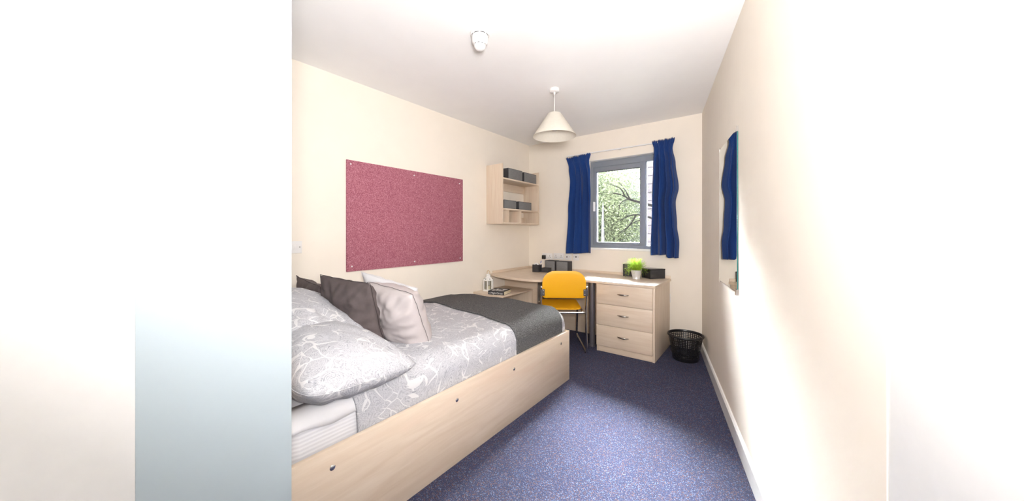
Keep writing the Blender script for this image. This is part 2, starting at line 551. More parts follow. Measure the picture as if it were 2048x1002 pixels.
# white lining of the opening
rev = MB()
rev.box(WX0 - 0.001, WX1 + 0.001, BY - 0.012, FY0, WZ0 - 0.022, WZ0 + 0.002, 0.003)
struct('trim_1', rev, 'sill')
struct('trim_2', MB().box(WX0, WX1, BY + 0.001, FY0, WZ1 - 0.003, WZ1 + 0.002), 'sill')

# ------------------------------------------------------------------ curtains and rail
CY = 3.865
def curtain(name, left_px, right_px, top_px, gather_px, bot_l, bot_r, npl, seed, label):
    """outline given by (x, y) marks in the photograph, cast onto the curtain's own plane"""
    def interp(tab, y):
        if y <= tab[0][1]: return tab[0][0]
        for (xa, ya), (xb, yb) in zip(tab, tab[1:]):
            if y <= yb:
                t = (y - ya) / (yb - ya); t = t * t * (3 - 2 * t)
                return xa + (xb - xa) * t
        return tab[-1][0]
    nu, nv = 120, 56
    vs, fs = [], []
    rnd = random.Random(seed)
    ph = [rnd.uniform(0, 6.28) for _ in range(6)]
    for j in range(nv + 1):
        v = j / nv
        for i in range(nu + 1):
            u = i / nu
            ytop = top_px[0] + (top_px[1] - top_px[0]) * u
            ybot = bot_l + (bot_r - bot_l) * (0 if u < .55 else min(1, (u - .55) / .12))
            y = ytop + (ybot - ytop) * v
            xl, xr = interp(left_px, y), interp(right_px, y)
            uu = u + 0.012 * math.sin(2 * PI * npl * u + ph[0]) * min(1, v * 4)
            p = on_y(xl + (xr - xl) * min(1, max(0, uu)), y, CY)
            gath = abs((y - ytop) - gather_px)                 # tight gathers at the heading tape
            tight = math.exp(-(gath / 14.0) ** 2)
            amp = (0.018 + 0.020 * min(1, v * 2)) * (1 - 0.72 * tight)
            k1 = npl
            off = amp * math.sin(2 * PI * k1 * u + ph[1] + 0.6 * math.sin(3 * v + ph[2]))
            off += 0.011 * math.sin(2 * PI * (k1 * 1.7) * u + ph[3] + 1.2 * v) * (1 - tight)
            off += 0.005 * math.sin(2 * PI * 19 * u + ph[4]) * math.exp(-v * 9)
            zz = p.z + (0.006 * math.sin(2 * PI * 19 * u + ph[5]) if v == 0 else 0)
            vs.append((p.x, CY + off, zz))
    for j in range(nv):
        for i in range(nu):
            a = j * (nu + 1) + i
            fs.append((a, a + 1, a + nu + 2, a + nu + 1))
    cx_ = sum(p[0] for p in vs) / len(vs); zb = min(p[2] for p in vs)
    o = obj(name, MB().add(vs, fs), 'curtain', None, smooth=True, loc=(cx_, CY, zb))
    s = o.modifiers.new('thick', 'SOLIDIFY'); s.thickness = 0.003
    return tag(o, label, 'curtain', 'blue curtains at the window')
curtain('curtain', [(1133, 312), (1138, 338), (1141, 362), (1136, 425), (1131, 507)],
        [(1181, 307), (1178, 322), (1181, 345), (1183, 400), (1184, 507)], (317, 306), 15, 507, 506, 3.4, 3,
        'short royal blue curtain gathered left of the window above the sockets')
curtain('curtain', [(1304, 282), (1308, 297), (1306, 330), (1303, 400), (1299, 510)],
        [(1349, 276), (1345, 297), (1350, 325), (1356, 374), (1350, 404), (1353, 450), (1358, 487), (1357, 516)], (283, 275), 16, 510, 516, 3.7, 9,
        'royal blue curtain gathered right of the window, beside the mirror wall')
rz = 2.205
rail = MB().box(-2.06, -0.80, 3.885, 3.905, rz + 0.007, rz + 0.021, 0.003)
for x in (-1.95, -1.38, -0.88):
    rail.box(x - 0.012, x + 0.012, 3.895, BY - 0.001, rz + 0.009, rz + 0.019)
tag(obj('curtain_rail', rail, 'white_plastic', None, loc=(-1.43, 3.9, rz)), 'thin white curtain rail across the wall above the window', 'curtain rail')

# ------------------------------------------------------------------ bed
BX1, BY0, BY1 = -1.308, 0.43, 2.52
bed = thing('bed', ((LX + BX1) / 2, 1.47, 0), 'pale maple double bed frame with plain side panel and bolts', 'bed')
box('side_panel', BX1 - 0.022, BX1, BY0, BY1, 0.0, 0.41, 'wood_y', bed, 0.0015)
box('foot_panel', LX + 0.01, BX1 - 0.0225, BY1 - 0.022, BY1, 0.0, 0.41, 'wood_x', bed)
box('headboard', LX + 0.01, BX1 - 0.0225, BY0, BY0 + 0.022, 0.0, 0.80, 'wood_x', bed)
box('base_board', LX + 0.012, BX1 - 0.0225, BY0 + 0.023, BY1 - 0.0225, 0.24, 0.262, 'black_matt', bed, 0)
for y in (0.596, 1.238, 1.745, 2.375):
    mb = MB().lathe([(0.0105, 0), (0.0105, 0.002), (0.008, 0.004), (0.003, 0.0045)], n=16)
    mb.xform(Matrix.Translation((BX1, y, 0.338)) @ Matrix.Rotation(PI / 2, 4, 'Y'))
    obj('bolt', mb, 'chrome', bed, smooth=True, auto=40)

MX0, MX1, MY0, MY1, MZ0, MZ1 = LX + 0.015, -1.362, 0.455, 2.485, 0.263, 0.55
mt = MB().box(MX0, MX1, MY0, MY1, MZ0, MZ1, 0.05)
mat_o = obj('mattress', mt, 'stripe_fabric', None, smooth=True, loc=((MX0 + MX1) / 2, 1.47, MZ0))
tag(mat_o, 'thick white mattress showing below the pillow at the bed side', 'mattress')
# the folded sheet that shows between the pillow and the mattress side
ORIG[mat_o.name] = Vector(((MX0 + MX1) / 2, 1.47, MZ0))
vs_, fs_ = [], []
prof_ = [(-0.10, 0.553), (-0.055, 0.553), (-0.025, 0.546), (-0.005, 0.530), (0.005, 0.512), (0.008, 0.494)]
for j in range(25):
    y = 0.470 + 0.27 * j / 24
    for k, (ox, z) in enumerate(prof_):
        wv = 0.003 * noise.noise((y * 16, k * 0.5, 2.0))
        vs_.append((MX1 + ox + 0.004 + wv, y, z + (0.012 * noise.noise((y * 9, 0.3, 4.0)) - 0.02 * (y - 0.47) if k == 5 else 0)))
for j in range(24):
    for k in range(5):
        a = j * 6 + k
        fs_.append((a, a + 1, a + 7, a + 6))
so_ = obj('sheet_fold', MB().add(vs_, fs_), 'white_fabric', mat_o, smooth=True)
sm_ = so_.modifiers.new('thick', 'SOLIDIFY'); sm_.thickness = 0.004
def bed_pt(sx, sy, lift, edge_drop=0.19, rough=1.0, y_foot=2.497):
    """sx: distance from the wall across the bed (wraps down the open side), sy: distance along the bed (wraps at the foot)"""
    r = 0.085
    W = (MX1 + 0.010) - (LX + 0.02)
    def wrap(s, L, R):
        f = L - R
        if s <= f: return s, 0.0
        a = (s - f) / R
        if a <= PI / 2: return f + R * math.sin(a), R * (1 - math.cos(a))
        return L, R + (s - f - R * PI / 2)
    x, dx = wrap(sx, W, r)
    y, dy = wrap(sy, y_foot, 0.06)
    wx = LX + 0.02 + x
    crown = 0.012 * math.sin(PI * min(1, max(0, sx / W))) - 0.030 * max(0, 1 - sx / 0.35)
    n = noise.noise((sx * 3.1, sy * 2.6, 1.7)) * 0.011 + noise.noise((sx * 7.5, sy * 6.0, 5.1)) * 0.005
    z = 0.575 + crown - dx - dy
    n *= rough
    if dx > r * 0.6:
        side = noise.noise((sy * 4.2, dx * 3.0, 9.0)) * 0.007 * rough
        return (wx + lift * 0.75 + side * 0.5, y, z + n * 0.3)
    ddx = min(1, dx / r)
    return (wx + lift * ddx * 0.75, y + (lift * 0.8 if dy > 0.02 else 0), z + n + lift * (1 - ddx * 0.3))
def drape(name, s_range, y0_fn, y1_fn, lift, thick, mat, label, cat, nu=70, nv=80, rough=1.0):
    vs, fs = [], []
    for i in range(nu + 1):
        sx = s_range[0] + (s_range[1] - s_range[0]) * i / nu
        for j in range(nv + 1):
            a, b = y0_fn(sx), y1_fn(sx)
            vs.append(bed_pt(sx, a + (b - a) * j / nv, lift, rough=rough))
    for i in range(nu):
        for j in range(nv):
            a = i * (nv + 1) + j
            fs.append((a, a + nv + 1, a + nv + 2, a + 1))
    o = obj(name, MB().add(vs, fs), mat, None, smooth=True, loc=(-2.0, 1.6, 0.41))
    # thickness outwards from the surface
    s = o.modifiers.new('thick', 'SOLIDIFY'); s.thickness = thick; s.offset = 0
    return tag(o, label, cat)
drape('duvet', (0.0, 1.485), lambda s: 0.70 + 0.02 * math.sin(s * 5), lambda s: 2.60, 0.008, 0.016, 'paisley',
      'white and grey paisley duvet spread over the double bed', 'duvet', 90, 110)
drape('throw', (0.005, 1.49), lambda s: 1.985 - 0.165 * min(1, s / 1.25) + 0.012 * math.sin(s * 9) - (0.02 * max(0, s - 1.25) * 4), lambda s: 2.435, 0.026, 0.007, 'throw',
      'charcoal grey wool throw across the foot of the bed', 'throw', 80, 50)

# ------------------------------------------------------------------ pillows and cushions
def cushion_mesh(w, h, t, pinch=0.07, wr=0.006, seed=0, n=30, sag=0.0, corner=0.0):
    vs, fs = [], []
    idx = {}
    rim = []
    for sgn in (1, -1):
        for i in range(n + 1):
            for j in range(n + 1):
                u, v = -1 + 2 * i / n, -1 + 2 * j / n
                edge = i in (0, n) or j in (0, n)
                if sgn < 0 and edge:
                    idx[(sgn, i, j)] = idx[(1, i, j)]
                    continue
                x = w / 2 * u * (1 - pinch * (1 - v * v) * u * u)
                y = h / 2 * v * (1 - pinch * (1 - u * u) * v * v)
                x *= 1 - corner * (u * v) ** 4
                y *= 1 - corner * (u * v) ** 4
                prof = (max(0, 1 - abs(u) ** 2.6) ** 0.62) * (max(0, 1 - abs(v) ** 2.6) ** 0.62)
                ee = max(abs(u), abs(v))
                crease = noise.noise((u * 2.2 + seed, v * 2.2, sgn * 3)) * wr * 2.2
                ang = math.atan2(v, u)
                crease += wr * 1.3 * math.sin(ang * 17 + 4 * noise.noise((u * 2, v * 2, seed))) * (ee ** 2) * prof
                crease += wr * noise.noise((u * 6 + seed, v * 6, 2 + sgn))
                z = sgn * (t / 2 * prof + crease * min(1, prof * 2.2))
                if edge:
                    z = 0.006 * noise.noise((u * 3 + seed, v * 3, 7))
                z -= sag * (u * u)
                idx[(sgn, i, j)] = len(vs)
                vs.append((x, y, z))
    for sgn in (1, -1):
        for i in range(n):
            for j in range(n):
                q = [idx[(sgn, i, j)], idx[(sgn, i + 1, j)], idx[(sgn, i + 1, j + 1)], idx[(sgn, i, j + 1)]]
                fs.append(tuple(q if sgn > 0 else reversed(q)))
    for i in range(n): rim.append(vs[idx[(1, i, 0)]])
    for j in range(n): rim.append(vs[idx[(1, n, j)]])
    for i in range(n, 0, -1): rim.append(vs[idx[(1, i, n)]])
    for j in range(n, 0, -1): rim.append(vs[idx[(1, 0, j)]])
    return vs, fs, rim
def cushion(name, w, h, t, frame, mat, seam_mat, label, cat, group, **k):
    """frame: (centre, axis along the width, axis along the height)"""
    c, ax, ay = frame
    ax = Vector(ax).normalized(); ay = Vector(ay)
    ay = (ay - ax * ay.dot(ax)).normalized(); az = ax.cross(ay)
    root = bpy.data.objects.new(name, None)
    root.empty_display_size = 0.1
    COL.objects.link(root)
    root.matrix_world = Matrix(((ax.x, ay.x, az.x, c[0]), (ax.y, ay.y, az.y, c[1]), (ax.z, ay.z, az.z, c[2]), (0, 0, 0, 1)))
    ORIG[root.name] = Vector((0, 0, 0))
    tag(root, label, cat, group)
    vs, fs, rim = cushion_mesh(w, h, t, **k)
    o = obj('cover', MB().add(vs, fs), mat, root, smooth=True)
    sm = o.modifiers.new('smooth', 'SUBSURF'); sm.levels = 1; sm.render_levels = 1
    s = obj('seam', MB().tube(rim + [rim[0]], 0.0015, 6, cap=False), seam_mat, root, smooth=True)
    return root
# lying pillows in paisley cases
cushion('pillow', 0.76, 0.50, 0.25, ((-1.610, 0.715, 0.662), (1, 0.02, -0.05), (0.0, 1, -0.07)), 'paisley', 'paisley',
        'plump grey paisley pillow nearest the room, overhanging the mattress edge', 'pillow', 'paisley pillows at the bed head', pinch=0.03, wr=0.006, seed=2.3, corner=0.09)
cushion('pillow', 0.74, 0.50, 0.20, ((-2.03, 0.765, 0.775), (1, 0.03, -0.24), (0.02, 1, -0.26)), 'paisley', 'paisley',
        'grey paisley pillow by the wall, its corner lying on the nearer pillow', 'pillow', 'paisley pillows at the bed head', pinch=0.03, wr=0.007, seed=8.1, corner=0.08)
# scatter cushions standing up against the pillows
def stand(BR, TR, TL):
    BR, TR, TL = Vector(BR), Vector(TR), Vector(TL)
    ax = TR - TL; ay = TR - BR
    c = TL + ax * 0.5 - ay * 0.5
    return (c, ax, ay), ax.length, ay.length
fr_, w_, h_ = stand((-1.67, 1.08, 0.585), (-1.745, 0.965, 0.945), (-2.20, 0.905, 0.965))
cushion('cushion', w_ * 1.04, h_ * 1.06, 0.17, fr_, 'brown_fabric', 'seam_dark',
        'large dark brown cushion standing in front of the pale grey cushion', 'cushion', 'scatter cushions on the bed', seed=4.4, wr=0.012, pinch=0.06, corner=0.03)
fr_, w_, h_ = stand((-2.22, 1.04, 0.585), (-2.22, 0.93, 0.895), (-2.625, 0.95, 0.925))
cushion('cushion', w_ * 1.03, h_ * 1.03, 0.13, fr_, 'brown_fabric', 'seam_dark',
        'dark brown cushion against the wall, half hidden behind the paisley pillow', 'cushion', 'scatter cushions on the bed', seed=1.4, wr=0.008, pinch=0.06)
fr_, w_, h_ = stand((-1.44, 1.265, 0.575), (-1.655, 1.13, 0.865), (-2.08, 1.10, 0.90))
cushion('cushion', w_ * 1.04, h_ * 1.04, 0.25, fr_, 'grey_fabric', 'seam',
        'pale mauve grey satin cushion leaning against the brown cushion', 'cushion', 'scatter cushions on the bed', seed=6.2, wr=0.010, pinch=0.03, corner=0.07)
fr_, w_, h_ = stand((-1.86, 1.51, 0.585), (-1.965, 1.40, 0.84), (-2.47, 1.29, 0.925))
cushion('cushion', w_ * 1.03, h_ * 1.03, 0.14, fr_, 'white_fabric', 'white_fabric',
        'white cushion nearest the pinboard, behind the pale grey cushion', 'cushion', 'scatter cushions on the bed', seed=3.9, wr=0.008, pinch=0.06)

# ------------------------------------------------------------------ left wall: pinboard, switch
pb = thing('pinboard', (LX + 0.001, 1.976, 0.913), 'large maroon felt pinboard on the cream wall above the bed', 'pinboard')
box('felt_panel', LX + 0.001, LX + 0.014, 1.33, 2.623, 0.913, 1.818, 'pinboard', pb, 0.002)
for (x, y) in ((701, 328), (828, 351), (918.6, 367.3), (703.5, 533), (829, 523), (920, 516)):
    p = on_x(x, y, LX + 0.014)
    mb = MB().lathe([(0.006, 0), (0.0065, 0.004), (0.004, 0.009), (0.001, 0.010)], n=12)
    mb.xform(Matrix.Translation(p) @ Matrix.Rotation(PI / 2, 4, 'Y'))
    obj('pin', mb, 'white_plastic', pb, smooth=True)
sw = thing('light_switch', (LX + 0.001, 0.965, 1.081), 'white light switch plate on the wall beside the bathroom corner', 'switch')
box('plate', LX + 0.001, LX + 0.010, 0.921, 1.008, 1.081, 1.168, 'white_plastic', sw, 0.002)
box('rocker', LX + 0.0095, LX + 0.014, 0.948, 0.968, 1.108, 1.142, 'white_plastic', sw, 0.001)
box('screw', LX + 0.0095, LX + 0.0112, 0.990, 0.996, 1.122, 1.128, 'slot', sw, 0)

# ------------------------------------------------------------------ wall shelf with boxes
SX1, SY0, SY1, SZ0, SZ1 = -2.44, 3.03, 3.825, 1.333, 2.04
sh = thing('wall_shelf', (LX + 0.001, 3.43, SZ0), 'maple wall shelf unit with two shelves and small pigeonholes', 'shelf')
th_ = 0.018
box('side_panel', LX + 0.001, SX1, SY0, SY0 + th_, SZ0, SZ1, 'wood_z', sh)
box('side_panel', LX + 0.001, SX1, SY1 - th_, SY1, SZ0, SZ1, 'wood_z', sh)
S1, S2 = 1.878, 1.518
for z in (S1, S2, SZ0 + th_):
    box('shelf_board', LX + 0.001, SX1 - 0.002, SY0 + th_, SY1 - th_, z - th_, z, 'wood_y', sh)
box('back_rail', LX + 0.001, LX + 0.017, SY0 + th_, SY1 - th_, S1 - th_ - 0.10, S1 - th_ - 0.0005, 'wood_y', sh)
box('back_rail', LX + 0.001, LX + 0.017, SY0 + th_, SY1 - th_, SZ0 + th_ + 0.0005, SZ0 + th_ + 0.08, 'wood_y', sh)
for x in (1017.5, 1042):
    p = on_x(x, 430, SX1 - 0.004)
    box('divider', LX + 0.018, SX1 - 0.004, p.y, p.y + 0.010, SZ0 + th_ + 0.0005, S2 - th_ - 0.0005, 'wood_z', sh, 0.001)
def storage_box(x0, x1, y0, y1, z0, z1, label, group, front='x', cat='box', lidded=False):
    t = thing('storage_box', ((x0 + x1) / 2, (y0 + y1) / 2, z0), label, cat, 0, group)
    box('body', x0, x1, y0, y1, z0, z1, 'grey_board_dark', t, 0.003)
    e = 0.006
    if front == 'x':
        p = box('front_panel', x1 - 0.002, x1 + 0.0015, y0 + e, y1 - e, z0 + e, z1 - e, 'grey_board', t, 0.001)
    else:
        p = box('front_panel', x0 + e, x1 - e, y0 - 0.0015, y0 + 0.002, z0 + e, z1 - e, 'grey_board', t, 0.001)
    return t
bxf = -2.465
def ypx(x, X=bxf):
    return on_x(x, 400, X).y
g = 'grey boxes in the wall shelf'
storage_box(-2.64, bxf, ypx(1016.5), ypx(1045), S1, S1 + 0.133, 'grey storage box at the left of the upper shelf', g)
storage_box(-2.64, bxf, ypx(1048), ypx(1072.5), S1, S1 + 0.128, 'grey storage box at the right of the upper shelf, nearer the corner', g)
storage_box(-2.64, bxf - 0.01, ypx(1009), ypx(1034), S2, S2 + 0.105, 'low grey storage box at the left of the middle shelf', g)
storage_box(-2.64, bxf - 0.01, ypx(1039), ypx(1064), S2, S2 + 0.105, 'low grey storage box at the right of the middle shelf', g)

# ------------------------------------------------------------------ mirror on the right wall
tA = (3.95 - 2.878) / 0.9711
tB = (3.95 - 2.326) / 0.9711
MZa, MZb = 0.880, 1.834
mi = thing('mirror', (*rw((tA + tB) / 2, 0.001), MZa), 'tall frameless wall mirror with corner clips reflecting the blue curtain', 'mirror')
obj('backing', MB().prism([rw(tA, 0.001), rw(tB, 0.001), rw(tB, 0.006), rw(tA, 0.006)], MZa, MZb), 'mirror_edge', mi)
obj('mirror_glass', MB().prism([rw(tA + .002, 0.0061), rw(tB - .002, 0.0061), rw(tB - .002, 0.0070), rw(tA + .002, 0.0112)], MZa + .002, MZb - .002), 'mirror', mi)
for t in (tA, tB):
    for z in (MZa, MZb):
        s = 1 if t == tA else -1
        zc = z + (0.004 if z == MZa else -0.004)
        obj('corner_clip', MB().prism([rw(t - s * 0.008, 0.001), rw(t + s * 0.022, 0.001), rw(t + s * 0.022, 0.012), rw(t - s * 0.008, 0.012)], zc - 0.016, zc + 0.016), 'chrome', mi)

# ------------------------------------------------------------------ ceiling: pendant lamp, smoke detector
lx, ly = -1.447, 2.512
pl = thing('pendant_lamp', (lx, ly, CZ), 'cream conical fabric pendant lamp hanging from the ceiling', 'lamp')
obj('ceiling_rose', MB().lathe([(0.040, -0.001), (0.042, -0.014), (0.042, -0.026), (0.037, -0.030), (0.010, -0.034), (0.006, -0.052)], (lx, ly, CZ), 32), 'white_plastic', pl, smooth=True, auto=40)
obj('cord', MB().tube([(lx, ly, CZ - 0.05), (lx, ly, 2.242)], 0.0035, 8), 'white_plastic', pl, smooth=True)
zt, zb_ = 2.250, 2.060
prof = [(0.058, zt), (0.0585, zt + 0.003), (0.060, zt), (0.1225, (zt + zb_) / 2), (0.185, zb_), (0.1855, zb_ - 0.003), (0.183, zb_), (0.1205, (zt + zb_) / 2), (0.058, zt)]
shd = obj('lamp_shade', MB().lathe(prof, (lx, ly, 0), 64, cap=False), 'shade', pl, smooth=True, auto=60)
sp = MB()
for k in range(3):
    a = 2 * PI * k / 3
    sp.tube([(lx + 0.016 * math.cos(a), ly + 0.016 * math.sin(a), 2.235), (lx + 0.0585 * math.cos(a), ly + 0.0585 * math.sin(a), zt)], 0.0015, 6)
sp.lathe([(0.0175, 2.230), (0.0175, 2.236), (0.015, 2.236), (0.015, 2.230)], (lx, ly, 0), 20, cap=False)
obj('shade_ring', sp, 'white_plastic', shd)
obj('bulb_holder', MB().lathe([(0.008, 2.246), (0.014, 2.238), (0.014, 2.195), (0.012, 2.192)], (lx, ly, 0), 20), 'white_plastic', pl, smooth=True, auto=40)
obj('bulb', MB().lathe([(0.010, 2.194), (0.012, 2.185), (0.022, 2.165), (0.029, 2.140), (0.027, 2.118), (0.016, 2.104), (0.003, 2.100)], (lx, ly, 0), 24), 'white_matt', pl, smooth=True)

dx_, dy_ = -1.407, 1.526
sd = thing('smoke_detector', (dx_, dy_, CZ), 'white stepped smoke detector on the ceiling near the camera', 'smoke detector')
obj('base', MB().lathe([(0.058, -0.001), (0.0595, -0.006), (0.0595, -0.018), (0.056, -0.022)], (dx_, dy_, CZ), 40), 'white_plastic', sd, smooth=True, auto=40)
body = obj('body', MB().lathe([(0.048, -0.0225), (0.050, -0.026), (0.050, -0.058), (0.046, -0.068), (0.036, -0.074)], (dx_, dy_, CZ), 40), 'white_plastic', sd, smooth=True, auto=40)
obj('sensor_cage', MB().lathe([(0.034, -0.0745), (0.036, -0.078), (0.035, -0.092), (0.026, -0.106), (0.010, -0.112)], (dx_, dy_, CZ), 32), 'white_plastic', sd, smooth=True, auto=40)
def arc_slots(R, z, h, n, frac, ph=0.0, R2=None):
    mb = MB()
    for k in range(n):
        a0 = 2 * PI * k / n + ph; a1 = a0 + 2 * PI / n * frac
        m_ = 6
        vs = []
        for q in range(m_ + 1):
            a = a0 + (a1 - a0) * q / m_
            for (rr, zz) in ((R, z), (R2 or R, z - h)):
                vs.append((dx_ + rr * math.cos(a), dy_ + rr * math.sin(a), CZ + zz))
        mb.add(vs, [(2 * q, 2 * q + 2, 2 * q + 3, 2 * q + 1) for q in range(m_)])
    return mb
obj('vent_slots', arc_slots(0.0512, -0.0222, 0.0035, 8, 0.75), 'slot', body)
obj('vent_slots', arc_slots(0.0362, -0.0775, 0.004, 10, 0.55), 'slot', sd)

# ------------------------------------------------------------------ desk
DZ = 0.727
desk = thing('desk', (-1.75, 3.5, 0), 'long pale maple corner desk under the window with a curved front', 'desk')
outline = [(LX + 0.002, BY - 0.002), (LX + 0.002, 3.10)]
ctrl = [(LX + 0.002, 3.10), (-2.50, 3.02), (-2.25, 2.965), (-2.05, 2.955), (-1.92, 2.995), (-1.78, 3.10), (-1.66, 3.215), (-1.56, 3.283), (-1.44, 3.297), (-1.30, 3.298)]
def catmull(P, m=6):
    out = []
    for i in range(len(P) - 1):
        p0, p1, p2, p3 = P[max(i - 1, 0)], P[i], P[i + 1], P[min(i + 2, len(P) - 1)]
        for k in range(m):
            t = k / m
            out.append(tuple(0.5 * (2 * p1[q] + (p2[q] - p0[q]) * t + (2 * p0[q] - 5 * p1[q] + 4 * p2[q] - p3[q]) * t * t + (3 * p1[q] - p0[q] - 3 * p2[q] + p3[q]) * t ** 3) for q in range(2)))
    return out + [P[-1]]
outline = [(LX + 0.002, BY - 0.002)] + catmull(ctrl) + [(-0.818, 3.298), (-0.818, BY - 0.002)]
bm = bmesh.new()
loop = [bm.verts.new((x, y, DZ - 0.025)) for x, y in outline]
f0 = bm.faces.new(loop)
ex = bmesh.ops.extrude_face_region(bm, geom=[f0])
for v in ex['geom']:
    if isinstance(v, bmesh.types.BMVert): v.co.z = DZ
mb = MB(); mb.bm(bm)
obj('desktop', mb, 'wood_x', desk)
box('upstand', LX + 0.016, -0.822, BY - 0.017, BY - 0.002, DZ, DZ + 0.03, 'wood_x', desk)
box('upstand', LX + 0.002, LX + 0.0155, 3.14, BY - 0.002, DZ, DZ + 0.03, 'wood_y', desk)
box('end_panel', LX + 0.003, -2.19, 3.385, 3.405, 0, DZ - 0.0255, 'wood_x', desk)
box('modesty_panel', -2.30, -1.412, 3.80, 3.818, 0.0, DZ - 0.0255, 'wood_x', desk)
lp = on_z(1182, 693, 0)
obj('leg', MB().lathe([(0.036, 0.0), (0.036, 0.02), (0.030, 0.022), (0.030, DZ - 0.0255)], (lp.x, lp.y + 0.03, 0), 28), 'grey_leg', desk, smooth=True, auto=40)

# drawer pedestal under the right end
ped = thing('drawer_unit', (-1.11, 3.62, 0), 'maple three drawer pedestal under the right end of the desk', 'drawers')
QX0, QX1, QY0, QY1, QZ1 = -1.402, -0.826, 3.312, 3.925, DZ - 0.0255
box('side_panel', QX0, QX0 + 0.018, QY0, QY1, 0, QZ1, 'wood_z', ped)
box('side_panel', QX1 - 0.02, QX1, QY0 - 0.004, QY1, 0, QZ1, 'wood_z', ped)
box('back_panel', QX0 + 0.0185, QX1 - 0.0205, QY1 - 0.02, QY1, 0, QZ1, 'wood_x', ped)
box('carcass', QX0 + 0.0185, QX1 - 0.0205, QY0 + 0.022, QY1 - 0.021, 0.05, QZ1 - 0.001, 'grey_board_dark', ped, 0)
box('plinth', QX0 + 0.003, QX1 - 0.0205, QY0 + 0.006, QY0 + 0.0215, 0.0, 0.056, 'wood_x', ped)
for k, (za, zb) in enumerate(((0.062, 0.276), (0.279, 0.493), (0.496, 0.698))):
    dr = box('drawer_front', QX0 - 0.002, QX1 - 0.022, QY0 - 0.006, QY0 + 0.0125, za, zb, 'wood_x', ped, 0.0015)
    hx, hz = (QX0 + QX1) / 2 - 0.01, (za + zb) / 2 + 0.012
    pts, rr = [], []
    for q in range(13):
        t = -1 + q / 6
        pts.append((hx + 0.058 * t, QY0 - 0.010 - 0.020 * (1 - t * t), hz + 0.002 - 0.006 * t * 0))
        rr.append(0.0022 + 0.0065 * (1 - t * t))
    h = MB().tube(pts, rr, 10)
    for s in (-1, 1):
        h.tube([(hx + s * 0.045, QY0 - 0.006, hz), (hx + s * 0.045, QY0 - 0.018, hz)], 0.004, 8)
    obj('handle', h, 'pewter', dr, smooth=True)
# socket box low on the wall behind the pedestal
tag(obj('blank_plate', MB().box(-0.868, -0.822, BY - 0.012, BY - 0.001, 0.47, 0.56, 0.002), 'white_plastic', None, smooth=True, auto=35, loc=(-0.81, BY - 0.001, 0.47)),
    'small white wall plate low down behind the drawer unit', 'wall plate')

# ------------------------------------------------------------------ bedside cabinet with lantern and book
NX1, NY0, NY1, NZ = -2.245, 2.80, 3.375, 0.545
bs_ = thing('bedside_cabinet', ((LX + NX1) / 2, (NY0 + NY1) / 2, 0), 'low open maple bedside cabinet between the bed and the desk', 'cabinet')
box('top_board', LX + 0.003, NX1, NY0, NY1, NZ - 0.018, NZ, 'wood_y', bs_)
box('side_panel', LX + 0.003, NX1 - 0.002, NY0, NY0 + 0.018, 0, NZ - 0.0185, 'wood_z', bs_)
box('side_panel', LX + 0.003, NX1 - 0.002, NY1 - 0.018, NY1, 0, NZ - 0.0185, 'wood_z', bs_)
box('back_panel', LX + 0.003, LX + 0.012, NY0 + 0.0185, NY1 - 0.0185, 0.02, NZ - 0.0185, 'wood_z', bs_)
box('shelf_board', LX + 0.0125, NX1 - 0.01, NY0 + 0.0185, NY1 - 0.0185, 0.22, 0.238, 'wood_y', bs_)
box('bottom_board', LX + 0.0125, NX1 - 0.01, NY0 + 0.0185, NY1 - 0.0185, 0.03, 0.048, 'wood_y', bs_)

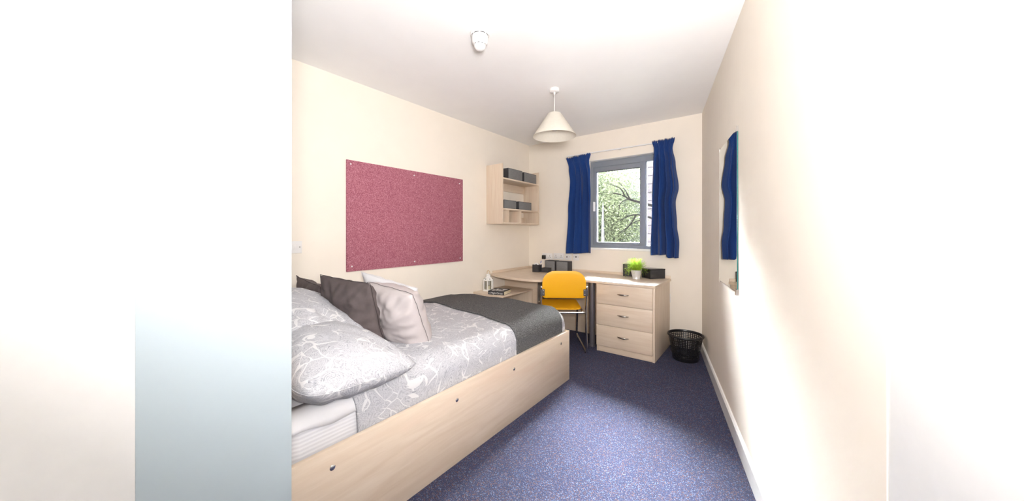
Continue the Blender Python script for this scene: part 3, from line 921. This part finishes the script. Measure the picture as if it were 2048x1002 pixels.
def lantern(c):
    t = thing('lantern', c, 'small white hexagonal lantern on the bedside cabinet behind the book', 'lantern')
    R = 0.060
    hexa = lambda r, ph=0: [(c[0] + r * math.cos(PI / 3 * k + ph), c[1] + r * math.sin(PI / 3 * k + ph)) for k in range(6)]
    obj('base', MB().prism(hexa(R + 0.006), c[2], c[2] + 0.010).prism(hexa(R), c[2] + 0.010, c[2] + 0.018), 'white_matt', t)
    for k, (x, y) in enumerate(hexa(R - 0.005)):
        box('post', x - 0.0055, x + 0.0055, y - 0.0055, y + 0.0055, c[2] + 0.018, c[2] + 0.122, 'white_matt', t, 0.001)
    P = hexa(R - 0.006)
    for k in range(6):
        a, b = Vector(P[k]), Vector(P[(k + 1) % 6])
        d = (b - a).normalized(); n = Vector((d.y, -d.x)) * 0.001
        a2, b2 = a + d * 0.007, b - d * 0.007
        obj('pane', MB().prism([a2 + n, b2 + n, b2 - n, a2 - n], c[2] + 0.019, c[2] + 0.121), 'glass', t)
    rp = [(hexa(R + 0.008), 0.122), (hexa(R + 0.008), 0.130), (hexa(0.030), 0.160), (hexa(0.026), 0.160), (hexa(0.026), 0.184), (hexa(0.031), 0.186), (hexa(0.010), 0.200)]
    vs, fs = [], []
    for poly, z in rp:
        vs += [(x, y, c[2] + z) for x, y in poly]
    for i in range(len(rp) - 1):
        fs += [(i * 6 + k, i * 6 + (k + 1) % 6, (i + 1) * 6 + (k + 1) % 6, (i + 1) * 6 + k) for k in range(6)]
    fs += [tuple(range(5, -1, -1)), tuple(range(len(vs) - 6, len(vs)))]
    roof = obj('roof', MB().add(vs, fs), 'white_matt', t)
    for k in range(6):
        a = PI / 3 * k + PI / 6
        m_ = Matrix.Translation((c[0] + 0.049 * math.cos(a), c[1] + 0.049 * math.sin(a), c[2] + 0.1405)) @ Matrix.Rotation(a, 4, 'Z') @ Matrix.Rotation(math.radians(47), 4, 'Y')
        q = MB().lathe([(0.005, 0), (0.005, 0.004)], n=10); q.xform(m_)
        obj('vent_hole', q, 'slot', roof)
    obj('candle', MB().lathe([(0.024, 0.0185), (0.024, 0.055), (0.020, 0.058)], c, 20), 'page', t, smooth=True, auto=40)
    ring = [(c[0] + 0.022 * math.cos(2 * PI * k / 20), c[1], c[2] + 0.214 + 0.022 * math.sin(2 * PI * k / 20)) for k in range(21)]
    obj('ring', MB().tube(ring, 0.002, 6, cap=False).xform(Matrix.Identity(4)), 'gold', t, smooth=True)
lantern((-2.60, 2.965, NZ))

bk_p = on_z(976, 588.5, NZ)
bk = thing('book', (bk_p.x, bk_p.y, NZ), 'thick black paperback with pale lettering on the bedside cabinet', 'book', math.radians(14), local=True)
BW, BD, BT = 0.195, 0.20, 0.040
box('page_block', 0.003, BW - 0.002, 0.004, BD - 0.003, 0.002, BT - 0.002, 'page', bk, 0.001)
box('back_cover', 0, BW, 0.001, BD, 0, 0.002, 'black_matt', bk, 0)
cv = box('front_cover', 0, BW, 0.001, BD, BT - 0.002, BT, 'black_matt', bk, 0)
spn = box('spine', 0, BW, -0.001, 0.003, 0.0, BT, 'black_matt', bk, 0.0008)
def text_mesh(name, body, size, mat, parent, m4, ext=0.0004):
    cu = bpy.data.curves.new(name, 'FONT')
    cu.body = body; cu.size = size; cu.extrude = ext
    ob = bpy.data.objects.new(name, cu)
    COL.objects.link(ob)
    bpy.context.view_layer.update()
    me = bpy.data.meshes.new_from_object(ob.evaluated_get(bpy.context.evaluated_depsgraph_get()))
    bpy.data.objects.remove(ob)
    me.transform(m4)
    me.materials.clear(); me.materials.append(M[mat])
    o = bpy.data.objects.new(name, me)
    COL.objects.link(o)
    o.parent = parent
    return o
Rx = Matrix.Rotation(PI / 2, 4, 'X')
text_mesh('spine_lettering', 'Night Circus', 0.028, 'white_matt', spn, Matrix.Translation((0.034, -0.0014, 0.011)) @ Rx)
text_mesh('spine_lettering', 'the', 0.018, 'white_matt', spn, Matrix.Translation((0.008, -0.0014, 0.011)) @ Rx)
# pale printed figures on the cover
cp = MB()
rnd = random.Random(5)
def blob(cx, cy, rx, ry, n=18, ph=0.0):
    poly = []
    for k in range(n):
        a = 2 * PI * k / n
        s = 1 + 0.28 * math.sin(3 * a + ph) + 0.12 * math.sin(7 * a + ph * 2)
        poly.append((cx + rx * s * math.cos(a), cy + ry * s * math.sin(a)))
    cp.prism(poly, BT + 0.0001, BT + 0.0005)
blob(0.145, 0.13, 0.026, 0.034, ph=0.4); blob(0.135, 0.055, 0.030, 0.018, ph=2.0); blob(0.045, 0.06, 0.018, 0.026, ph=1.1)
blob(0.050, 0.135, 0.014, 0.030, ph=3.0); blob(0.075, 0.10, 0.008, 0.05, ph=4.0)
for k in range(4):
    x = 0.088 + 0.006 * k
    cp.prism([(x, 0.02), (x + 0.002, 0.02), (x + 0.002, 0.18), (x, 0.18)], BT + 0.0001, BT + 0.0004)
obj('cover_print', cp, 'white_matt', cv)

# ------------------------------------------------------------------ desk chair
chx, chy = cam_xy(0.524, 3.60)
ch = thing('desk_chair', (chx, chy, 0), 'yellow plastic desk chair with chrome sled frame pulled up to the desk', 'chair', TH - math.radians(2), local=True)
def shell(outl, rings, surf, thick):
    """closed shell over an outline in (a, b); surf(a, b) -> point and normal"""
    n = len(outl)
    ca = sum(p[0] for p in outl) / n; cb = sum(p[1] for p in outl) / n
    vs, fs = [], []
    for side in (0.5, -0.5):
        for k in range(rings + 1):
            s = k / rings
            for (a, b) in outl:
                p, nn = surf(ca + (a - ca) * s, cb + (b - cb) * s)
                e = thick * (1 if k < rings else 0.55)
                vs.append(Vector(p) + Vector(nn) * e * side)
    S = (rings + 1) * n
    for side in (0, 1):
        for k in range(rings):
            for i in range(n):
                j = (i + 1) % n
                q = (side * S + k * n + i, side * S + k * n + j, side * S + (k + 1) * n + j, side * S + (k + 1) * n + i)
                fs.append(q if side == 0 else q[::-1])
    for i in range(n):
        j = (i + 1) % n
        fs.append((rings * n + i, rings * n + j, S + rings * n + j, S + rings * n + i))
    m_ = MB().add(vs, fs)
    bm = bmesh.new()
    bv = [bm.verts.new(p) for p in m_.v]
    for f in m_.f:
        try: bm.faces.new([bv[i] for i in f])
        except ValueError: pass
    bmesh.ops.remove_doubles(bm, verts=bm.verts[:], dist=1e-5)
    out = MB(); out.bm(bm)
    return out
def round_rect(x0, x1, z0, z1, rad, m_=7):
    """rad: (bottom left, bottom right, top right, top left)"""
    P = []
    for (cx_, cz_, r, a0) in ((x0 + rad[0], z0 + rad[0], rad[0], PI), (x1 - rad[1], z0 + rad[1], rad[1], 1.5 * PI), (x1 - rad[2], z1 - rad[2], rad[2], 0), (x0 + rad[3], z1 - rad[3], rad[3], PI / 2)):
        for k in range(m_ + 1):
            a = a0 + PI / 2 * k / m_
            P.append((cx_ + r * math.cos(a), cz_ + r * math.sin(a)))
    return P
bz0, bz1 = 0.580, 0.852
def back_surf(a, b):
    t = (b - bz0) / (bz1 - bz0)
    y = -0.285 - 0.050 * t + 0.33 * (0 - a * a) * 0.6 + 0.03 * (t - 0.4) ** 2
    return (a, y, b), (0, 1, 0)
obj('backrest', shell(round_rect(-0.214, 0.214, bz0, bz1, (0.035, 0.035, 0.120, 0.120)), 9, back_surf, 0.016), 'yellow', ch, smooth=True, auto=50)
def seat_surf(a, b):
    t = (b + 0.20) / 0.42
    z = 0.445 + 0.020 * t - 0.10 * max(0, t - 0.85) ** 1.5 + 0.12 * a * a
    return (a, b, z), (0, 0, 1)
obj('seat', shell(round_rect(-0.195, 0.195, -0.195, 0.235, (0.06, 0.06, 0.05, 0.05)), 9, seat_surf, 0.016), 'yellow', ch, smooth=True, auto=50)
def smooth_path(P, m=6):
    out = []
    for i in range(len(P) - 1):
        p0, p1, p2, p3 = [Vector(P[q]) for q in (max(i - 1, 0), i, i + 1, min(i + 2, len(P) - 1))]
        for k in range(m):
            t = k / m
            out.append(0.5 * (2 * p1 + (p2 - p0) * t + (2 * p0 - 5 * p1 + 4 * p2 - p3) * t * t + (3 * p1 - p0 - 3 * p2 + p3) * t ** 3))
    return out + [Vector(P[-1])]
for s in (-1, 1):
    P = [(s * .222, -.318, .70), (s * .223, -.290, .60), (s * .225, -.262, .50), (s * .227, -.245, .43), (s * .232, -.228, .25), (s * .240, -.214, .05),
         (s * .241, -.205, .016), (s * .241, -.175, .010), (s * .241, .10, .010), (s * .240, .36, .010), (s * .239, .392, .020), (s * .238, .395, .05),
         (s * .232, .33, .25), (s * .222, .275, .400), (s * .215, .255, .425), (s * .205, .22, .432), (s * .205, -.10, .425), (s * .205, -.19, .420)]
    sf = obj('side_frame', MB().tube(smooth_path(P, 5), 0.0105, 12), 'chrome', ch, smooth=True)
    for y in (-0.17, 0.30):
        obj('glide', MB().box(s * .241 - .014, s * .241 + .014, y - .02, y + .02, 0.0, .014, 0.003), 'black_plastic', sf)
    br = obj('bracket', MB().box(s * .212 - .022, s * .212 + .022, -0.3185, -0.310, 0.605, 0.672, 0.002).xform(Matrix.Translation((0, 0.001, 0))), 'bracket', ch)
    for z in (0.622, 0.658):
        mb = MB().lathe([(0.0055, 0), (0.0055, 0.002), (0.002, 0.004)], n=12)
        mb.xform(Matrix.Translation((s * .203, -0.3175, z)) @ Matrix.Rotation(PI / 2, 4, 'X'))
        obj('bolt', mb, 'chrome', br, smooth=True)
cb = [(x, -0.236 + 0.020 * (1 - (x / .227) ** 2) - 0.0, 0.424 - 0.006 * (1 - (x / .227) ** 2)) for x in [-.227 + .454 * k / 14 for k in range(15)]]
obj('crossbar', MB().tube(cb, 0.0095, 12), 'chrome', ch, smooth=True)
obj('crossbar', MB().tube([(-.222, .270, .405), (.222, .270, .405)], 0.0095, 12), 'chrome', ch, smooth=True)

# ------------------------------------------------------------------ things on the desk
storage_box(-2.335, -2.180, 3.80, 3.92, DZ, DZ + 0.133, 'tall grey box on the desk next to the plug', 'grey boxes on the desk', 'y')
storage_box(-2.165, -1.995, 3.80, 3.92, DZ, DZ + 0.131, 'tall grey box on the desk below the curtain', 'grey boxes on the desk', 'y')
def open_box(name, x0, x1, y0, y1, z0, z1, t, mat, label, cat):
    r = thing(name, ((x0 + x1) / 2, (y0 + y1) / 2, z0), label, cat)
    mb = MB()
    mb.box(x0, x1, y0, y1, z0, z0 + t); mb.box(x0, x0 + t, y0, y1, z0 + t, z1); mb.box(x1 - t, x1, y0, y1, z0 + t, z1)
    mb.box(x0 + t, x1 - t, y0, y0 + t, z0 + t, z1); mb.box(x0 + t, x1 - t, y1 - t, y1, z0 + t, z1)
    obj('body', mb, mat, r)
    rim = MB(); e = 0.002
    rim.box(x0 - e, x1 + e, y0 - e, y0 + t, z1, z1 + 0.003); rim.box(x0 - e, x1 + e, y1 - t, y1 + e, z1, z1 + 0.003)
    rim.box(x0 - e, x0 + t, y0 + t, y1 - t, z1, z1 + 0.003); rim.box(x1 - t, x1 + e, y0 + t, y1 - t, z1, z1 + 0.003)
    obj('rim', rim, 'grey_board_dark', r)
    return r
open_box('pen_pot', -2.372, -2.282, 3.555, 3.640, DZ, DZ + 0.090, 0.004, 'black_matt', 'square black pen pot on the desk holding a tape roll', 'pen pot')
open_box('desk_tidy', -2.262, -2.165, 3.600, 3.680, DZ, DZ + 0.052, 0.004, 'black_matt', 'small low black tray between pen pot and chair', 'tray')
tr = MB().lathe([(0.020, -0.010), (0.037, -0.010), (0.038, -0.008), (0.038, 0.008), (0.037, 0.010), (0.020, 0.010), (0.020, -0.010)], n=28, cap=False)
tr.xform(Matrix.Translation((-2.333, 3.590, DZ + 0.078)) @ Matrix.Rotation(math.radians(80), 4, 'X'))
tag(obj('tape_roll', tr, 'white_matt', None, smooth=True, auto=40, loc=(-2.333, 3.590, DZ + 0.04)), 'white roll of tape sticking out of the pen pot', 'tape')
tr = MB().lathe([(0.0, 0), (0.002, 0.004), (0.0035, 0.012), (0.0035, 0.135), (0.003, 0.14)], n=12)
tr.xform(Matrix.Translation((-2.315, 3.60, DZ + 0.006)) @ Matrix.Rotation(math.radians(20), 4, 'Y'))
pen = thing('pen', (-2.315, 3.60, DZ + 0.006), 'pen with a blue end leaning out of the pen pot', 'pen')
obj('barrel', tr, 'white_plastic', pen, smooth=True)
tr = MB().lathe([(0.0036, 0.118), (0.0042, 0.120), (0.0042, 0.145), (0.003, 0.147)], n=12)
tr.xform(Matrix.Translation((-2.315, 3.60, DZ + 0.006)) @ Matrix.Rotation(math.radians(20), 4, 'Y'))
obj('cap', tr, 'blue_pen', pen, smooth=True)

# black paper tray with open end, turned towards the room
pt_ = thing('paper_tray', (-0.985, 3.770, DZ), 'black paper tray with an open end on the right of the desk', 'tray', math.radians(52), local=True)
w_, d_, h_ = 0.185, 0.150, 0.096       # local x: long side to the back right, local y: towards the back left
t_ = 0.005
obj('shell', MB().box(0, w_, 0, d_, 0, t_).box(0, w_, 0, t_, t_, h_).box(0, w_, d_ - t_, d_, t_, h_).box(w_ - t_, w_, t_, d_ - t_, t_, h_), 'black_matt', pt_)
lid = box('lid', -0.002, w_ + 0.002, -0.002, d_ + 0.002, h_, h_ + 0.010, 'black_gloss', pt_, 0.001)
box('drawer', 0.010, w_ - 0.010, 0.008, d_ - 0.008, t_ + 0.001, h_ - 0.02, 'black_plastic', pt_, 0.001)
open_box('letter_rack', -1.312, -1.13, 3.855, 3.925, DZ, DZ + 0.135, 0.004, 'black_matt', 'dark letter rack standing behind the potted plant', 'letter rack')

# potted plant
ppt = on_z(1272.5, 557.5, DZ)
px_, py_ = ppt.x, ppt.y
pp = thing('potted_plant', (px_, py_, DZ), 'bushy bright green grass plant in a small silver pot', 'plant')
obj('pot', MB().lathe([(0.040, 0.0), (0.041, 0.004), (0.038, 0.010), (0.044, 0.030), (0.056, 0.092), (0.0575, 0.096), (0.054, 0.096), (0.050, 0.085), (0.03, 0.084)], (px_, py_, DZ), 36), 'pot', pp, smooth=True, auto=50)
obj('soil', MB().lathe([(0.049, 0.080), (0.0495, 0.0855), (0.02, 0.089), (0.002, 0.090)], (px_, py_, DZ), 24), 'soil', pp, smooth=True)
fol = MB()
rnd = random.Random(11)
for k in range(420):
    a = rnd.uniform(0, 2 * PI); lean = abs(rnd.gauss(0.0, 0.62)); L = rnd.uniform(0.085, 0.150) * (1 - 0.12 * lean)
    r0 = rnd.uniform(0, 0.035)
    p = Vector((px_ + r0 * math.cos(a), py_ + r0 * math.sin(a), DZ + 0.086))
    wd = rnd.uniform(0.0016, 0.0032)
    prev = None
    tw = rnd.uniform(0, PI)
    sd_ = Vector((math.cos(tw), math.sin(tw), 0)) * wd
    vs = []
    for q in range(4):
        t = q / 3
        ang = lean * (0.5 + 0.8 * t)
        c = p + Vector((math.sin(ang) * math.cos(a), math.sin(ang) * math.sin(a), math.cos(ang))) * (L * t)
        w = sd_ * (1 - 0.75 * t)
        vs += [c - w, c + w]
    fol.add(vs, [(2 * q, 2 * q + 1, 2 * q + 3, 2 * q + 2) for q in range(3)])
    if rnd.random() < 0.6:      # small leaflets along the stem
        for t in (0.55, 0.75, 0.95):
            ang = lean * (0.5 + 0.8 * t)
            c = p + Vector((math.sin(ang) * math.cos(a), math.sin(ang) * math.sin(a), math.cos(ang))) * (L * t)
            d = Vector((rnd.uniform(-1, 1), rnd.uniform(-1, 1), rnd.uniform(-.2, .8))).normalized() * 0.012
            e = d.cross(Vector((0.3, 0.5, 0.8))).normalized() * 0.0035
            fol.add([c, c + d * .5 + e, c + d, c + d * .5 - e], [(0, 1, 2, 3)])
tag(obj('foliage', fol, 'blade', pp, fix=False), kind='stuff')

# ------------------------------------------------------------------ sockets, plug and cable on the back wall
def plate(name, x0, x1, y0, y1, label, parts, cat='socket', group='wall plates above the desk'):
    A, B = on_y(x0, y0, BY - 0.01), on_y(x1, y1, BY - 0.01)
    ww = B.x - A.x
    t = thing(name, ((A.x + B.x) / 2, BY - 0.001, B.z), label, cat, 0, group)
    box('plate', A.x, B.x, BY - 0.010, BY - 0.001, B.z, A.z, 'white_plastic', t, 0.002)
    for (u, v, w, h, mt_) in parts:
        x = A.x + ww * u; z = A.z + (B.z - A.z) * v
        box('pin_hole' if mt_ == 'slot' else 'rocker', x - w / 2, x + w / 2, BY - 0.0125 if mt_ != 'slot' else BY - 0.0108, BY - 0.0095, z - h / 2, z + h / 2, mt_, t, 0)
    return t
def triple(u):
    return [(u, 0.42, 0.006, 0.011, 'slot'), (u - 0.07, 0.66, 0.011, 0.006, 'slot'), (u + 0.07, 0.66, 0.011, 0.006, 'slot')]
dbl = triple(0.25) + triple(0.75) + [(0.43, 0.3, 0.011, 0.02, 'white_matt'), (0.57, 0.3, 0.011, 0.02, 'white_matt')]
plate('double_socket', 1084.5, 1104.5, 506, 519.3, 'white double socket with the black plug in it', triple(0.75) + [(0.43, 0.3, 0.011, 0.02, 'white_matt'), (0.57, 0.3, 0.011, 0.02, 'white_matt')])
plate('double_socket', 1106.5, 1127.5, 506, 519.3, 'white double socket with nothing plugged in, left of the aerial plate', dbl)
plate('aerial_socket', 1130, 1143, 508, 520, 'white aerial plate just below the curtain hem', [(0.3, 0.5, 0.016, 0.016, 'slot'), (0.7, 0.45, 0.006, 0.006, 'slot')])
plate('data_socket', 1146, 1158, 508, 521, 'white data socket plate farthest right above the desk', [(0.5, 0.45, 0.016, 0.018, 'slot'), (0.15, 0.45, 0.006, 0.006, 'slot'), (0.85, 0.45, 0.006, 0.006, 'slot')])
pg = on_y(1087.5, 514, BY - 0.03)
plg = thing('plug', (pg.x, BY - 0.012, pg.z - 0.025), 'black mains plug with a cable hanging to the desk', 'plug')
obj('plug_body', MB().box(pg.x - 0.026, pg.x + 0.026, BY - 0.045, BY - 0.0128, pg.z - 0.028, pg.z + 0.026, 0.007), 'black_plastic', plg, smooth=True, auto=50)
cabl = smooth_path([(pg.x + 0.0, BY - 0.030, pg.z - 0.026), (pg.x + 0.002, BY - 0.035, pg.z - 0.06), (pg.x - 0.010, BY - 0.05, DZ + 0.06), (pg.x - 0.012, BY - 0.06, DZ + 0.012), (pg.x + 0.02, BY - 0.10, DZ + 0.006)], 6)
obj('cable', MB().tube(cabl, 0.0032, 8), 'white_plastic', plg, smooth=True)

# ------------------------------------------------------------------ waste basket
wx, wy = -0.617, 3.600
wbk = thing('waste_basket', (wx, wy, 0), 'black plastic waste basket with round perforations in the corner', 'waste basket')
def wb_pt(u, t, off=0.0):
    r = 0.112 + 0.040 * t + off
    return Vector((wx + r * math.cos(u), wy + r * math.sin(u), 0.012 + 0.226 * t))
NU, NV = 44, 12
vs, fs = [], []
def vert(p):
    vs.append(p); return len(vs) - 1
mbk = MB()
for lay in (0, 1):
    off = -0.002 * lay
    vs, fs = [], []
    grid = [[vert(wb_pt(2 * PI * i / NU, 0.10 + 0.84 * j / NV, off)) for i in range(NU)] for j in range(NV + 1)]
    for j in range(NV):
        for i in range(NU):
            hole = True
            c4 = [grid[j][i], grid[j][(i + 1) % NU], grid[j + 1][(i + 1) % NU], grid[j + 1][i]]
            if hole:
                u0 = 2 * PI * (i + 0.5) / NU; t0 = 0.10 + 0.84 * (j + 0.5) / NV
                ru = 0.355 * 2 * PI / NU; rt = 0.355 * 0.84 / NV
                ins = [vert(wb_pt(u0 + ru * math.cos(a), t0 + rt * math.sin(a), off)) for a in [PI * 1.25 + PI / 4 * k for k in range(8)]]
                for k in range(4):
                    fs.append((c4[k], c4[(k + 1) % 4], ins[(2 * k + 2) % 8], ins[(2 * k + 1) % 8], ins[2 * k]))
            else:
                fs.append(tuple(c4))
    mbk.add(vs, fs)
obj('perforated_wall', mbk, 'black_plastic', wbk, fix=False)
obj('base', MB().lathe([(0.108, 0.0), (0.112, 0.004), (0.1165, 0.036), (0.114, 0.036), (0.108, 0.012), (0.02, 0.008)], (wx, wy, 0), 44), 'black_plastic', wbk, smooth=True, auto=40)
obj('rim', MB().lathe([(0.147, 0.224), (0.150, 0.222), (0.160, 0.230), (0.162, 0.238), (0.158, 0.246), (0.150, 0.248), (0.146, 0.243), (0.147, 0.224)], (wx, wy, 0), 48, cap=False), 'black_plastic', wbk, smooth=True, auto=60)

# ------------------------------------------------------------------ fill lamp added out of view behind the camera, standing in for a bounced flash
hx, hy, hz = UPX, UPY, UPZ
hl = thing('fill_lamp', (hx, hy, 0), 'added white fill lamp on a pole behind the camera, out of view', 'lamp')
obj('base', MB().lathe([(0.14, 0.0), (0.14, 0.012), (0.13, 0.022), (0.02, 0.028)], (hx, hy, 0), 40), 'white_gloss', hl, smooth=True, auto=40)
obj('pole', MB().tube([(hx, hy, 0.02), (hx, hy, hz - 0.13)], 0.012, 14), 'white_gloss', hl, smooth=True)
obj('bowl', MB().lathe([(0.02, -0.12), (0.08, -0.105), (0.15, -0.06), (0.20, 0.0), (0.195, 0.0), (0.145, -0.055), (0.08, -0.095), (0.02, -0.11)], (0, 0, 0), 48, cap=False).xform(Matrix.Translation((hx, hy, hz)) @ UPDIR.to_track_quat('Z', 'Y').to_matrix().to_4x4()), 'white_gloss', hl, smooth=True)

# ------------------------------------------------------------------ outside: pale bounce ground, block wall, trees
GZ = -2.9
struct('ground', MB().box(-40, 30, 4.4, 60, GZ - 0.2, GZ), 'grass')
bw = thing('block_wall_building', (0.2, 8.0, GZ), 'pale pink block wall of the neighbouring building outside the window', 'building')
BWX0 = -2.20
box('wall_core', BWX0 + 0.01, 3.0, 8.012, 8.6, GZ, 6.0, 'mortar', bw, 0)
proto = None
brick_me = None
nb = 0
for r in range(22):
    z = -0.5 + r * 0.19
    for k in range(4):
        x0 = BWX0 + k * 0.40 - (0.20 if r % 2 else 0)
        x1 = x0 + 0.385
        x0 = max(x0, BWX0)
        if x1 - x0 < 0.05: continue
        wid = round(x1 - x0, 3)
        key = 'b%.3f' % wid
        if key not in ORIG:
            me = bpy.data.meshes.new('brick')
            m2 = MB().box(0, wid, 0, 0.03, 0, 0.175, 0.004)
            me.from_pydata(m2.v, [], m2.f); me.materials.append(M['block'])
            ORIG[key] = me
        o = bpy.data.objects.new('brick', ORIG[key])
        COL.objects.link(o)
        o.parent = bw
        o.location = Vector((x0, 7.995, z)) - Vector((0.2, 8.0, GZ))

def tree(name, base, top, crown_c, crown_r, nleaf, leaf_mat, bark_mat, limbs, label, seed, leaf=0.055, trunk_r=0.16):
    rnd = random.Random(seed)
    nr = np.random.default_rng(seed)
    t = thing(name, base, label, 'tree', 0, 'trees outside the window')
    tr = MB()
    P = [Vector(base), Vector(base).lerp(Vector(top), 0.35) + Vector((0.12, 0.05, 0)), Vector(base).lerp(Vector(top), 0.7) + Vector((-0.08, 0, 0)), Vector(top)]
    sp_ = smooth_path(P, 6)
    tr.tube(sp_, [trunk_r * (1 - 0.9 * i / (len(sp_) - 1)) for i in range(len(sp_))], 10)
    obj('trunk', tr, bark_mat, t, smooth=True)
    for L, r0 in limbs:
        lp_ = smooth_path(L, 4)
        obj('branch', MB().tube(lp_, [r0 * 0.85 * (1 - 0.88 * i / (len(lp_) - 1)) for i in range(len(lp_))], 7), 'bark', t, smooth=True)
    cl = nr.normal(size=(160, 3)); cl /= np.linalg.norm(cl, axis=1)[:, None]
    cl = np.array(crown_c) + cl * np.array(crown_r) * (nr.random((160, 1)) ** 0.45)
    pos = cl[nr.integers(0, 160, nleaf)] + nr.normal(size=(nleaf, 3)) * np.array([0.32, 0.32, 0.30])
    d = nr.normal(size=(nleaf, 3)); d[:, 2] -= 0.5; d /= np.linalg.norm(d, axis=1)[:, None]
    e = np.cross(d, nr.normal(size=(nleaf, 3))); e /= np.linalg.norm(e, axis=1)[:, None]
    ln = leaf * (0.7 + 0.6 * nr.random((nleaf, 1)))
    V = np.stack([pos - d * ln, pos + e * ln * 0.34, pos + d * ln, pos - e * ln * 0.34], axis=1).reshape(-1, 3)
    V -= np.array(base)
    me = bpy.data.meshes.new('foliage')
    me.from_pydata(V.tolist(), [], [(4 * i, 4 * i + 1, 4 * i + 2, 4 * i + 3) for i in range(nleaf)])
    me.materials.append(M[leaf_mat])
    fo = bpy.data.objects.new('foliage', me)
    COL.objects.link(fo); fo.parent = t
    fo['kind'] = 'stuff'
def limb(pts, Y0, dY=0.0):
    return [on_y(x, y, Y0 + dY * i) for i, (x, y) in enumerate(pts)]
near_limbs = [
    (limb([(1330, 418), (1292, 408), (1260, 399), (1250, 393), (1236, 388), (1214, 385), (1204, 387)], 7.1, 0.04), 0.035),
    (limb([(1260, 399), (1255, 389), (1248, 377), (1240, 367), (1232, 359)], 7.14, 0.03), 0.022),
    (limb([(1250, 393), (1242, 378), (1230, 372), (1216, 367), (1205, 365)], 7.2, 0.04), 0.018),
    (limb([(1260, 399), (1247, 401), (1239, 410), (1228, 417)], 7.1, -0.03), 0.016),
    (limb([(1239, 410), (1238, 420), (1237, 428)], 7.06, 0.0), 0.012),
    (limb([(1330, 446), (1290, 432), (1266, 430), (1247, 437), (1232, 445), (1216, 455)], 7.0, 0.05), 0.024),
    (limb([(1272, 430), (1264, 444), (1254, 455), (1242, 464), (1228, 478)], 7.0, 0.03), 0.022),
    (limb([(1290, 440), (1272, 443), (1258, 452), (1240, 470), (1222, 482)], 7.15, 0.05), 0.016),
]
tree('willow_tree', (-1.1, 7.2, GZ), (-1.45, 7.15, 2.3), (-3.65, 8.1, 1.6), (1.35, 0.8, 1.9), 60000, 'leaf', 'bark', near_limbs,
     'leafy green tree with dark bare branches close to the window', 3, leaf=0.030)
tree('birch_tree', on_y(1222, 484, 7.3) + Vector((0.2, 0, GZ - 1.0)), on_y(1206, 405, 7.3), (-3.9, 9.3, 1.6), (2.3, 1.0, 2.2), 60000, 'leaf_pale', 'bark_pale', [],
     'silvery tree with a pale trunk seen low in the window', 5, leaf=0.036, trunk_r=0.13)
tree('background_tree', (-4.6, 12.5, GZ), (-4.6, 12.5, 2.6), (-4.8, 12.5, 2.3), (4.2, 1.4, 3.0), 80000, 'leaf', 'bark', [],
     'wide green tree filling the view behind the others', 8, leaf=0.060)
